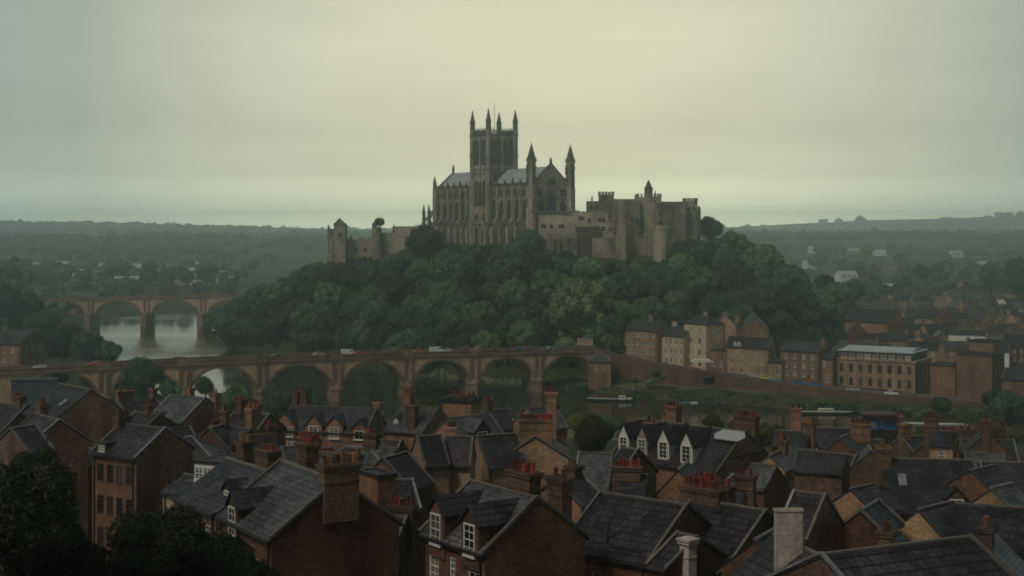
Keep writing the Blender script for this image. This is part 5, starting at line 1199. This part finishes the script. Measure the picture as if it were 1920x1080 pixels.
# boat shed and tarps on the grass
bs = at(1330, 722, 482); b_ = thing('boat_shed', 'small dark open-fronted shed on the grass under the quay wall', 'shed', bs)
put('wall', (MB().box(-2,2,1.6,3,0,2.6).box(-2,-1.8,0,1.6,0,2.6).box(1.8,2,0,1.6,0,2.6), M['wood']), b_); put('roof', (MB().box(-2.3,2.3,-.3,3.2,2.6,2.8), M['slate']), b_)
def hull(L_, W, H_, bow=.35):
    m = MB(); secs = []
    for t, wf, zf in ((0,.75,1.0),(.15,.95,1.0),(.5,1,1),(.8,.75,1.08),(.93,.4,1.15),(1,.04,1.22)):
        x = -L_/2+L_*t; hw = W/2*wf; secs.append([(x,-hw,H_*zf),(x,-hw*.75,0),(x,hw*.75,0),(x,hw,H_*zf)])
    for s in secs: m.v += s
    for i in range(len(secs)-1):
        a = 4*i; b2 = a+4
        for j in range(3): m.f.append((a+j,b2+j,b2+j+1,a+j+1))
        m.f.append((a+3,b2+3,b2,a))
    m.f.append((0,1,2,3)); m.f.append((4*(len(secs)-1)+3,4*(len(secs)-1)+2,4*(len(secs)-1)+1,4*(len(secs)-1)))
    return m
def boat(label, px0, px1, py, H_, hm, cabin, deckm='white', W=3, name='boat', cat='boat', rz=0):
    Y = (CAM_H-WATER)*F_PX/(py-HY); L_ = (px1-px0)*Y/F_PX; c = at((px0+px1)/2, py, Y)
    r_ = thing(name, label, cat, (c.x, c.y, WATER-.25), rz); put('hull', (hull(L_, W, H_), M[hm]), r_)
    put('deck', (MB().prism([(-L_*.48,-W*.36),(L_*.28,-W*.42),(L_*.42,-W*.2),(L_*.42,W*.2),(L_*.28,W*.42),(-L_*.48,W*.36)], H_+.02, H_+.12), M[deckm]), r_)
    for x0, x1, h_, mt in cabin:
        cb = MB(); cb.prism([(-L_/2+x0*L_,H_+.1),(-L_/2+x1*L_,H_+.1),(-L_/2+x1*L_-.4,H_+.1+h_),(-L_/2+x0*L_+.1,H_+.1+h_)], -W*.3, W*.3, 'y'); cc = put('cabin', (cb, M[mt]), r_)
        put('cabin_window', (MB().box(-L_/2+x0*L_+.5,-L_/2+x1*L_-.7,-W*.3-.03,W*.3+.03,H_+.1+h_*.45,H_+.1+h_*.8), M['glass']), cc)
    return r_
boat('long dark boat with a small white cabin moored by the grass right of the bridge', 1098, 1190, 752, 1.0, 'car_black', [(.68,.84,1.0,'white'),(.86,.95,.5,'white')], 'car_silver', 3.4, rz=R(-14))
boat('low dark barge with a pale cabin top moored beside the grassy bank, right', 1482, 1608, 776, .9, 'car_black', [(.42,.66,.9,'white')], 'render', 3.6, 'barge', 'barge', rz=R(-4))
boat('long flat white pontoon floating by the bank at right', 1694, 1812, 796, .5, 'white', [], 'white', 2.6, 'pontoon', 'pontoon', rz=R(-8))
boat('small teal rowing boat pulled up on the grass left of the dark shed', 1266, 1284, 722, .7, 'tarp_blue', [], 'tarp_blue', 1.6, 'rowing_boat', 'boat')
boat('small covered blue boat on the grass next to the dark shed', 1280, 1296, 720, .8, 'car_blue', [], 'tarp_blue', 1.6, 'rowing_boat', 'boat')
boat('small white boat on the grass next to the dark shed', 1296, 1308, 721, .8, 'white', [], 'white', 1.4, 'rowing_boat', 'boat')
for o in [x for x in COL.objects if x.name.startswith('rowing_boat')]:
    p = o.location; yy = 468 - (p.x-52)*.35; o.location = (p.x*yy/p.y, yy+ (0), gz(p.x*yy/p.y, yy)+.05)
# ------------------------------------------------------------------ cars
def car_parts(kind):
    b = MB(); L_ = 4.3
    prof = [(-2.15,.35),(2.15,.35),(2.15,.75),(1.95,.88),(1.0,.95),(-1.9,.98),(-2.12,.85)] if kind == 'car' else [(-2.4,.35),(2.4,.35),(2.4,1.0),(2.0,1.15),(1.5,2.05),(-2.3,2.1),(-2.4,1.9)]
    b.prism(prof, -.85, .85, 'y')
    if kind == 'car':
        b.prism([(-1.5,.97),(.95,.95),(.35,1.42),(-1.1,1.43)], -.72, .72, 'y')
    g_ = MB()
    if kind == 'car': g_.prism([(-1.32,1.02),(.72,1.02),(.28,1.36),(-1.02,1.37)], -.735, .735, 'y'); g_.prism([(.9,1.0),(.98,1.0),(.42,1.4),(.36,1.4)], -.64, .64, 'y')
    else: g_.prism([(.6,1.3),(1.8,1.3),(1.5,1.85),(.6,1.85)], -.865, .865, 'y')
    w_ = MB(); ws = []
    return b, g_
CARM = {}
def wheel_mesh():
    m = MB(); n = 10; a = [(.32*math.cos(2*math.pi*i/n), .32+.32*math.sin(2*math.pi*i/n)) for i in range(n)]
    m.prism(a, -.1, .1, 'y'); return m.mesh('wheel', M['dark'])
WHL = wheel_mesh()
def car(x, y, z, rz, col, label, group, kind='car', name=None):
    if (kind, col) not in CARM:
        b, g_ = car_parts(kind); CARM[(kind, col)] = (b.mesh('body', M[col]), g_.mesh('window', M['glass']))
    r_ = thing(name or ('parked_car' if kind == 'car' else 'van'), label, 'car' if kind == 'car' else 'van', (x, y, z), rz, group)
    put('body', CARM[(kind,col)][0], r_); put('window', CARM[(kind,col)][1], r_)
    for wx in (-1.35, 1.35):
        for wy in (-.78, .78): put('wheel', WHL, r_, (wx, wy, 0))
    return r_
def bridge_pt(px, off):
    s = s_of(px); return Vector((A0.x+math.cos(BRZ)*s - math.sin(BRZ)*off, A0.y+math.sin(BRZ)*s+math.cos(BRZ)*off, BRT(s)-1.04)), s
for px, col, kd, lb in ((600,'car_silver','car','silver car on the bridge above the second arch left of the middle'),(656,'car_white','van','white van on the bridge left of the middle, next to a red car'),(672,'car_red','car','red car on the bridge just right of a white van'),
                        (785,'car_orange','car','orange-red car on the bridge left of the long white van'),(822,'car_white','van','white van with another white car close behind it at mid bridge'),(838,'car_white','car','white car right behind the mid-bridge white van'),(896,'car_orange','car','salmon-coloured car on the bridge right of the middle'),
                        (976,'car_blue','car','light blue car on the bridge above the second arch from the right'),(1038,'car_green','car','green-grey car near the right end of the bridge'),(176,'car_red','car','red car on the bridge at the far left'),(75,'car_white','car','white car on the bridge at the left edge'),(520,'car_black','car','black car on the bridge left of the silver one'),(1003,'car_black','car','dark car on the bridge between the blue and the green cars')):
    p, s = bridge_pt(px, 1.6 if kd == 'car' else 2.2); p.z += .0
    car(p.x, p.y, p.z+.0, BRZ + (0 if s % 2 > 1 else math.pi), col, lb, 'cars crossing the bridge', kd, 'car' if kd == 'car' else 'van')
for k, xx in enumerate((40, 55, 72, 90, 108, 126)):
    lp = thing('street_lamp', f'dark street lamp on the quay road above the river wall, {ORD[k]} from the left', 'street lamp', (xx, float(np.interp(xx, WX, WY))+1.9, float(np.interp(xx, WX, WZ))-.3), 0, 'lamps along the quay')
    put('post', (MB().cone(0,0,0,5.2,.09,.05,6).bar((0,0,5.1),(0,.9,5.4),.07), M['dark']), lp); put('lamp_head', (MB().box(-.12,.12,.8,1.4,5.33,5.45), M['car_silver']), lp)
# lamp posts on the bridge
for k, px in enumerate((330,485,625,757,880,1000,1075)):
    p, s = bridge_pt(px, 5.0); lp = thing('street_lamp', f'thin dark street lamp on the bridge parapet, {ORD[k]} from the left', 'street lamp', p, BRZ, 'lamps along the bridge')
    put('post', (MB().cone(0,0,0,5.2,.09,.05,6).bar((0,0,5.1),(0,-1.0,5.4),.07), M['dark']), lp); put('lamp_head', (MB().box(-.12,.12,-1.5,-.9,5.33,5.45), M['car_silver']), lp)
for px, py, col, lb in ((1420,708,'car_silver','silver car parked on the quay left of a yellow car'),(1436,710,'car_yellow','yellow car parked on the quay below the twin-dormer house'),(1453,711,'car_green','pale green car parked on the quay right of the yellow car'),(1600,734,'car_silver','silver car parked in front of the grand building'),(1672,742,'car_white','white car parked in front of the grand building, near its corner'),(1500,720,'car_blue','blue car parked outside the narrow slate-roofed house'),(1530,722,'car_blue','blue car parked left of the grand building')):
    x_ = X(px, 474); wy_ = float(np.interp(x_, WX, WY)); x_ = X(px, wy_+4.5); wz_ = float(np.interp(x_, WX, WZ))
    car(x_, wy_+4.6, wz_-.22, R(-24), col, lb, 'cars parked along the quay')
# ------------------------------------------------------------------ house on the left bank behind the bridge
Q('stone_house', 'tall stone house with a side gable behind the bridge at the far left edge', (-20,618), (62,621), 470, 6, 4, wall='brick', roof='slate', front=wr(4,3,.1,.95,1,3.2,1.1,1.8), right=wr(3,3,.1,.9,1,3.2,1.0,1.8), H=13, group=None, cat='house', ch=[(.4,0,1.6,1.2,1.4,3)])
# ------------------------------------------------------------------ the town behind the quay
TR = random.Random(21)
rows = [(545,1570,1900),(575,1590,1940),(610,1610,1940),(650,1640,1940),(695,1640,1940),(745,1650,1950),(800,1640,1950),(865,1650,1950),(935,1680,1950)]
SPECIAL = {(1600, 2): 1}
RN = ['nearest','second','third','fourth','fifth','sixth','seventh','eighth','farthest']
for ri, (Y, xa, xb) in enumerate(rows):
    px = xa; k = 0
    while px < xb:
        Ln = TR.uniform(8, 15); w_px = Ln*F_PX/Y
        a = TR.choice((-14, -10, 6, 70, 80, -75)) + TR.uniform(-6, 6); y_ = Y + TR.uniform(-12, 12)
        cx_ = X(px + w_px*.4, y_); g_ = gz(cx_, y_); Hh_ = TR.uniform(5.5, 8.5); rise = TR.uniform(2.6, 4)
        z = g_ + Hh_ + rise; hx = math.cos(R(a))*Ln/2; hy = math.sin(R(a))*Ln/2
        A_ = Vector((cx_-hx, y_-hy, z)); B_ = Vector((cx_+hx, y_+hy, z))
        rf = TR.choice(('slate','slate','slate_p','slate_g','slate')); wl_ = TR.choice(('brick','brick_red','brick_tan','brick_dark','brick'))
        white = TR.random() < .07
        lab = f"{ {'slate':'dark slate','slate_p':'purple slate','slate_g':'pale slate'}[rf] } roofed {'white' if white else 'brick'} town house, {ORD[k]} from left in the {RN[ri]} row behind the quay"
        pa, pb = px_of(A_), px_of(B_)
        q = house('town_house', lab, pa, pb, A_.y, TR.uniform(3.4,4.6), rise, wall='white' if white else wl_, roof=rf, H=Hh_+1, cop=TR.choice((0,1)), group='houses of the far bank town', gut=False,
              front=wr(TR.choice((2,3,4)), 2, .05, .95, .8, 2.9, .9, 1.4) if ri < 5 else wr(3,1,.05,.95,.8,2.9,.9,1.4), ch=[(TR.choice((.03,.97)), 0, .9, 1.8, 1.4, 4 if ri < 5 else 0, 'pot', wl_)] if TR.random() < .85 else [], extra=None)
        px += w_px*TR.uniform(.6, .85) + TR.uniform(0, 7); k += 1
Q('large_gabled_hall', 'big plain brick gable with a long slate roof, behind the mansard terrace', (1598,578), (1680,582), 600, 6, 5, wall='brick', roof='slate', H=10, cop=1, group='houses of the far bank town')
Q('white_walled_shed', 'long low white-walled shed roof in the middle of the far bank town', (1780,618), (1850,620), 560, 4, 1.5, wall='white', roof='slate', H=10, cop=0, group='houses of the far bank town')
# ------------------------------------------------------------------ distant settlement left
FR = random.Random(8)
def far_house(px, py, Y, Ln, white, label, group):
    p = at(px, py, Y); g_ = gz(p.x, Y); a = R(FR.uniform(-30, 30)); Hh_ = FR.uniform(5, 7.5)
    r_ = thing('distant_house', label, 'house', (p.x, Y, g_-1), a, group); hd = Ln*.3; h = Hh_+1
    m = MB(); m.prism([(-hd,0),(hd,0),(hd,h),(0,h+3),(-hd,h)], -Ln/2, Ln/2, 'x'); put('wall', (m, M['white' if white else FR.choice(('brick_tan','stone_cream','brick'))]), r_)
    m = MB()
    for sg in (-1,1):
        n = len(m.v); m.v += [(-Ln/2-.2,0,h+3.05),(Ln/2+.2,0,h+3.05),(Ln/2+.2,sg*(hd+.3),h-.25),(-Ln/2-.2,sg*(hd+.3),h-.25)]; m.v += [(a_,b_,c+.25) for a_,b_,c in m.v[n:n+4]]
        m.f += [tuple(n+i for i in t_) for t_ in ((0,3,2,1),(4,5,6,7),(0,1,5,4),(1,2,6,5),(2,3,7,6),(3,0,4,7))]
    put('roof', (m, M[FR.choice(('slate','slate_g','lead'))]), r_)
    for i in range(3): put('window', (MB().box(-Ln/2+(i+.5)*Ln/3-.6,-Ln/2+(i+.5)*Ln/3+.6,-hd-.05,-hd,h-2.4,h-.8), M['glass']), r_)
    return r_
k = 0
for Y, x0, x1, n in ((880,40,140,3),(1030,60,190,4),(1110,60,300,7),(1180,120,430,9),(1290,40,430,10),(1430,0,430,10),(1600,10,430,9)):
    for i in range(n):
        px = x0 + (x1-x0)*(i+FR.uniform(.1,.9))/n; yy = Y+FR.uniform(-35,35)
        if riv_sd(np.array([X(px,yy)]), np.array([yy]))[0] < 8: yy += 170
        if riv_sd(np.array([X(px,yy)]), np.array([yy]))[0] < 8: continue
        wh = FR.random() < .3
        far_house(px, 520, yy, FR.uniform(11,24), wh, f"{'white' if wh else 'tan'} distant house beyond the far bridge, {ORD[k]} counting outwards from the river", 'hazy houses beyond the far bridge'); k += 1
k = 0
for Y, x0, x1, n in ((1050,1640,1930,7),(1250,1560,1930,7),(1600,1500,1930,7),(2000,1480,1900,6)):
    for i in range(n):
        px = x0 + (x1-x0)*(i+FR.uniform(.1,.9))/n; wh = FR.random() < .5
        far_house(px, 500, Y+FR.uniform(-60,60), FR.uniform(10,20), wh, f"{'white' if wh else 'tan'} hazy building in the valley at right, {ORD[k]} counting back from the town", 'hazy buildings in the right valley'); k += 1
# ------------------------------------------------------------------ other trees
def ptree(px, py, Y, rpx, mt, kind, label, group=None, asp=1.0, name='deciduous_tree'):
    """px,py = crown centre in the photo"""
    p = at(px, py, Y); r_ = rpx*Y/F_PX; g_ = gz(p.x, Y); return tree(p.x, Y, r_, kind, mt, label, group, zb=g_-.2, lift=max(.5, (p.z-g_)/r_/.9/asp), asp=asp, name=name)
G3 = 'dark trees in the bottom left corner'
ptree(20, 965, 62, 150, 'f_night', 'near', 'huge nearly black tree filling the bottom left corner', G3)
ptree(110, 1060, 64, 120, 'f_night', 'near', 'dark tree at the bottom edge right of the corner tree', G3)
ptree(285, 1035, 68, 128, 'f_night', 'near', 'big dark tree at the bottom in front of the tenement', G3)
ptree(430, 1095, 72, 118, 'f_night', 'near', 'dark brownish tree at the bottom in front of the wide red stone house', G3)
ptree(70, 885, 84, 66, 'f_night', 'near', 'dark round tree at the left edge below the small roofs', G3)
ptree(265, 705, 418, 50, 'f_dark', 'mid', 'bushy green tree standing in front of the bridge at left', None)
ptree(318, 730, 400, 26, 'f_mid', 'mid', 'small light green tree right of the bushy tree before the bridge')
ptree(385, 722, 430, 24, 'f_dark', 'mid', 'dark tree seen inside the left bridge arch')
ptree(437, 752, 330, 40, 'f_light', 'mid', 'rounded light green tree in front of the open bridge arch at left')
ptree(520, 745, 400, 42, 'f_mid', 'mid', 'wide green tree in front of the bridge, left of the pair')
ptree(570, 748, 402, 38, 'f_mid', 'mid', 'wide green tree in front of the bridge, right of the pair')
ptree(700, 772, 300, 26, 'f_mid', 'bush', 'low green hedge-like bush behind the four-gabled row', None, .6, 'bush')
ptree(660, 766, 330, 18, 'f_dark', 'bush', 'small dark bush behind the four-gabled row', None, .7, 'bush')
ptree(797, 757, 330, 24, 'f_yellow', 'mid', 'yellow-green round bush on the near bank, right of the pale roof')
ptree(1031, 772, 260, 18, 'f_mid', 'bush', 'small green bush behind the pale roof by the red-potted stack')
ptree(1108, 812, 210, 46, 'f_brown', 'mid', 'olive-brown tree standing right of the large stone gable')
ptree(1135, 800, 230, 34, 'f_mid', 'mid', 'green tree just right of the olive-brown tree')
ptree(1085, 790, 240, 26, 'f_yellow', 'mid', 'yellowish tree top behind the olive-brown tree')
ptree(1337, 793, 230, 26, 'f_yellow', 'mid', 'bright yellow-green bush above the dormer terrace roof')
ptree(1430, 812, 220, 30, 'f_brown', 'mid', 'brownish bush behind the bright rooflight')
ptree(1385, 800, 240, 24, 'f_brown', 'mid', 'small brown bush between the yellow-green bush and the rooflight')
ptree(1455, 815, 215, 26, 'f_brown', 'mid', 'brownish tree left of the orange chimney at right')
GL = 'trees on the left bank behind the bridge'
for i, (px, py, Y, r_, mt) in enumerate(((120,640,540,44,'f_dark'),(165,650,530,42,'f_dark'),(205,660,520,30,'f_dark'),(80,610,600,40,'f_dark'),(30,590,620,44,'f_dark'),(10,560,660,34,'f_dark'),(60,570,680,28,'f_dark'),(95,600,640,24,'f_mid'),(140,625,580,26,'f_dark'),(-20,620,560,50,'f_dark'))):
    ptree(px, py, Y, r_, mt, 'mid', f'dark leafy tree on the left bank behind the bridge, {ORD[i]} counting from the water' if 0 else f"{'mid-green' if mt=='f_mid' else 'dark'} tree on the left riverbank, {['right of the stone house','in the middle of the clump','at the river end of the clump','above the stone house','high at the left edge','topmost at the left edge','small one above the clump','small green one near the far bridge end','tucked behind the clump','behind the stone house'][i]}", GL)
GRR = 'trees at the foot of the hill and in the town at right'
for i, (px, py, Y, r_, mt, lb) in enumerate(((1568,560,640,36,'f_mid','round green tree at the right foot of the castle hill'),(1602,546,660,22,'f_dark','dark tree right of the round green tree at the hill foot'),(1545,535,680,24,'f_dark','dark tree behind the round green tree at the hill foot'),(1540,585,600,26,'f_dark','low dark tree under the hill foot beside the mansard terrace'),(1600,590,615,22,'f_mid','low green tree above the big plain brick gable'),
    (1727,514,1050,18,'f_dark','single round dark tree standing above the town roofs'),(1858,516,900,26,'f_mid','round green tree above the town at right'),(1885,522,890,20,'f_mid','smaller green tree right of the round one above the town'),(1908,505,850,24,'f_dark','dark tree at the right edge above the town'),(1915,535,820,26,'f_dark','lower dark tree at the right edge above the town'),
    (1810,516,1100,14,'f_dark','small hazy round tree between the single tree and the pair'),(1660,545,900,14,'f_dark','hazy dark tree left of the town roofs'),(1640,528,1000,14,'f_dark','hazier tree behind the town at the hill foot'),(1780,535,880,12,'f_mid','small tree amid the rear town roofs'),
    (1890,760,415,34,'f_dark','dark bushy tree on the bank at the right edge'),(1858,748,425,20,'f_dark','dark bush left of the bushy tree at the right edge'),(1765,760,425,22,'f_dark','dark bush on the bank under the blank brick block'),(1645,775,432,10,'f_dark','small bush on the bank under the grand building'),
    (1500,760,446,12,'f_dark','small dark bush on the bank above the barge'),(1230,700,486,9,'f_dark','dark bush under the quay wall, left one'),(1243,705,484,8,'f_mid','dark bush under the quay wall, right one'),(1150,612,522,26,'f_mid','round green tree beside the bridge end'),(1325,418,690,15,'f_mid','open airy tree on the skyline right of the castle'))):
    ptree(px, py, Y, r_, mt, 'broad' if r_ > 12 else 'bush', lb, GRR)
ptree(712, 415, 720, 12, 'f_brown', 'bush', 'bare brownish tree top behind the ruined castle wing', None)
for i, (px, py) in enumerate([(1690, 812), (1730, 815), (1770, 812), (1815, 815), (1860, 812), (1900, 815), (1560, 812), (1600, 816), (1480, 812)]):
    ptree(px, py, 352-(i%3)*14, 16+5*(i%2), ('f_dark','f_brown')[i%2], 'bush', f'dark bush on the near riverbank between the chimneys, {ORD[i if i > 90 else sorted(x for x,_ in [(1690, 812), (1730, 815), (1770, 812), (1815, 815), (1860, 812), (1900, 815), (1560, 812), (1600, 816), (1480, 812)]).index(px)]} from the left', 'dark bushes on the near bank')
for i, (px, py, Y) in enumerate(((60,712,470),(110,708,478),(215,708,476),(255,712,472),(305,706,480),(165,705,490))):
    ptree(px, py, Y, 24, 'f_dark', 'mid', f'dark tree seen through the bridge arches at far left, {ORD[[0,1,3,4,5,2][i]]} from the left', 'dark trees behind the left arches')
for i, (px, py) in enumerate(((1165,706),(1190,712),(1218,716),(1262,736),(1300,742),(1362,740),(1405,748),(1440,744),(1540,752),(1590,762),(1700,768),(1735,772))):
    ptree(px, py, float(np.interp(px, [1118,1330,1560,1925],[505,474,450,418]))-4, 7+3*(i%3), ('f_dark','f_mid','f_light')[i%3], 'bush', f'low bush on the grassy right bank under the quay wall, {ORD[i]} from the left', 'low bushes on the grassy right bank', .8, 'bush')
# hazy trees around the distant settlement
k = 0
for Y, x0, x1, n in ((870,-30,130,7),(1060,-10,260,15),(1150,0,440,17),(1240,-10,440,16),(1380,-10,460,15),(1550,-20,500,15),(1800,-20,540,14)):
    for i in range(n):
        px = x0 + (x1-x0)*(i+FR.uniform(0,1))/n; yy = Y+FR.uniform(-40,40); x_ = X(px,yy)
        if riv_sd(np.array([x_]), np.array([yy]))[0] < 6: continue
        tree(x_, yy, FR.uniform(6,11), 'far', FR.choice(('f_dark','f_mid')), f'hazy tree beyond the far bridge, {ORD[i]} from the left in the {ORD[[870,1060,1150,1240,1380,1550,1800].index(Y)]} line back', 'hazy trees beyond the far bridge', lift=1.0, name='distant_tree'); k += 1
for Y, x0, x1, n in ((1000,1600,1940,10),(1150,1560,1940,12),(1350,1500,1940,13),(1650,1460,1940,14),(2000,1430,1930,14)):
    for i in range(n):
        px = x0 + (x1-x0)*(i+FR.uniform(0,1))/n; yy = Y+FR.uniform(-60,60)
        tree(X(px,yy), yy, FR.uniform(6,12), 'far', FR.choice(('f_dark','f_mid')), f'hazy tree in the right valley, {ORD[i]} from the left in the {ORD[[1000,1150,1350,1650,2000].index(Y)]} line back', 'hazy trees in the right valley', lift=1.0, name='distant_tree')
# far woods as one mass
rg = np.random.default_rng(4); n = 16000
yy = np.exp(rg.uniform(np.log(2000), np.log(6600), n)); uu = rg.uniform(-.6, .6, n); xx = uu*yy
dens = np.sin(xx/140)*np.cos(yy/190)+np.sin(xx/420+1)*np.cos(yy/510)+.6*np.sin(xx/60+yy/70)
kp = dens + rg.normal(size=n)*.35 > .1; xx, yy = xx[kp], yy[kp]; zz = ground(xx, yy); n = len(xx)
rr = rg.uniform(6, 13, n) * np.sqrt(np.maximum(yy, 2000)/2600)
V = (IV1[None]*np.stack([rr*1.25, rr*1.25, rr*.9], 1)[:,None,:]*(1+.2*rg.normal(size=(n,len(IV1),1))) + np.stack([xx,yy,zz+rr*.35],1)[:,None,:]).reshape(-1,3)
Fm = (IF1[None] + (np.arange(n)*len(IV1))[:,None,None]).reshape(-1,3)
tag(put('distant_woods', np_mesh('distant_woods', V, Fm, M['f_dark'])), 'dim hazy woods and hedges covering the far valley and hills', 'woods', kind='stuff')
# undergrowth and tall grass along the banks: tufts
def tufts(name, label, cat, xs, ys, size, mat, hgt=1.0):
    n = len(xs); rg = np.random.default_rng(len(xs)); z = ground(xs, ys); q = []
    k = 5; X_ = np.repeat(xs, k) + rg.normal(size=n*k)*size*.5; Y_ = np.repeat(ys, k)+rg.normal(size=n*k)*size*.5; Z_ = np.repeat(z, k)
    a = rg.uniform(0, np.pi, n*k); h = size*hgt*rg.uniform(.5,1.3,n*k); w_ = size*rg.uniform(.25,.5,n*k); lx = rg.normal(size=n*k)*size*.3; ly = rg.normal(size=n*k)*size*.3
    dx, dy = np.cos(a)*w_, np.sin(a)*w_
    P = np.stack([np.stack([X_-dx,Y_-dy,Z_-.1],1), np.stack([X_+dx,Y_+dy,Z_-.1],1), np.stack([X_+dx*.5+lx,Y_+dy*.5+ly,Z_+h],1), np.stack([X_-dx*.5+lx,Y_-dy*.5+ly,Z_+h],1)],1).reshape(-1,3)
    tag(put(name, np_mesh(name, P, np.arange(len(P)).reshape(-1,4), M[mat])), label, cat, kind='stuff')
rg = np.random.default_rng(11); xs = rg.uniform(-20, 175, 26000); wy_ = np.interp(xs, WX, WY); ys_ = wy_ - rg.uniform(0, 45, len(xs)); sdv = riv_sd(xs, ys_)
k1 = (sdv > .3) & (sdv < 60) & (xs > 8); clump = np.sin(xs/5)*np.cos(ys_/4)+np.sin(xs/13+ys_/6) + 1.6*(sdv < 5)
k2 = k1 & (clump > -.2); tufts('riverbank_grass', 'rough green grass and reeds on the right riverbank below the quay wall', 'grass', xs[k2], ys_[k2], .55, 'f_grass', .7)
k3 = k1 & (sdv < 2.6) & (np.sin(xs/3.1)+np.sin(xs/7.7) > .1); tufts('riverbank_reeds', 'dark reeds fringing the water along the right riverbank', 'reeds', xs[k3], ys_[k3]-.4, 1.0, 'f_dark', .9)
xs = rg.uniform(-175, 30, 30000); ys_ = rg.uniform(500, 780, len(xs)); sdv = riv_sd(xs, ys_); k1 = (sdv > .2) & (sdv < 7) & (xs > np.interp(ys_, [500,560,700,800], [-60,-75,-160,-180]))
k1 &= (ys_ > 505+.37*xs+6); tufts('promontory_grass', 'pale green grass on the low bank at the foot of the wooded castle hill', 'grass', xs[k1], ys_[k1], .7, 'f_light', .8)
# dense scrub under the hill trees
xs = rg.uniform(-165, 185, 16000); ys_ = rg.uniform(525, 700, len(xs)); sdv = riv_sd(xs, ys_); hh = hill_h(xs, ys_); k1 = (sdv > 14) & (hh > 1) & (hh < 38) & ~((ys_ > 650) & (abs(xs) < 90) & (hh > 44)); 
tufts('hill_undergrowth', 'dark scrub and undergrowth between the trees of the castle hill', 'undergrowth', xs[k1], ys_[k1], 2.2, 'f_dark', 1.3)
# ------------------------------------------------------------------ haze
m = bpy.data.materials.new('haze'); m.use_nodes = True; t = m.node_tree; t.nodes.clear()
o_ = t.nodes.new('ShaderNodeOutputMaterial'); pv_ = t.nodes.new('ShaderNodeVolumePrincipled')
pv_.inputs['Color'].default_value = (.86,1.0,1.0,1); pv_.inputs['Density'].default_value = .00033; pv_.inputs['Anisotropy'].default_value = .78
t.links.new(pv_.outputs[0], o_.inputs['Volume'])
zlow = float(ZZ.min()) - 1.5; ztop = max(float(ZZ.max()) + 9, 148)
hz = put('haze', (MB().box(-6000, 6000, -200, 7100, zlow, ztop), m)); hz['kind'] = 'stuff'; tag(hz, 'thin blue-green haze hanging over the whole valley', 'haze')
print('OBJ', len(bpy.data.objects), 'unused', 0, 'ztop', ztop, zlow)
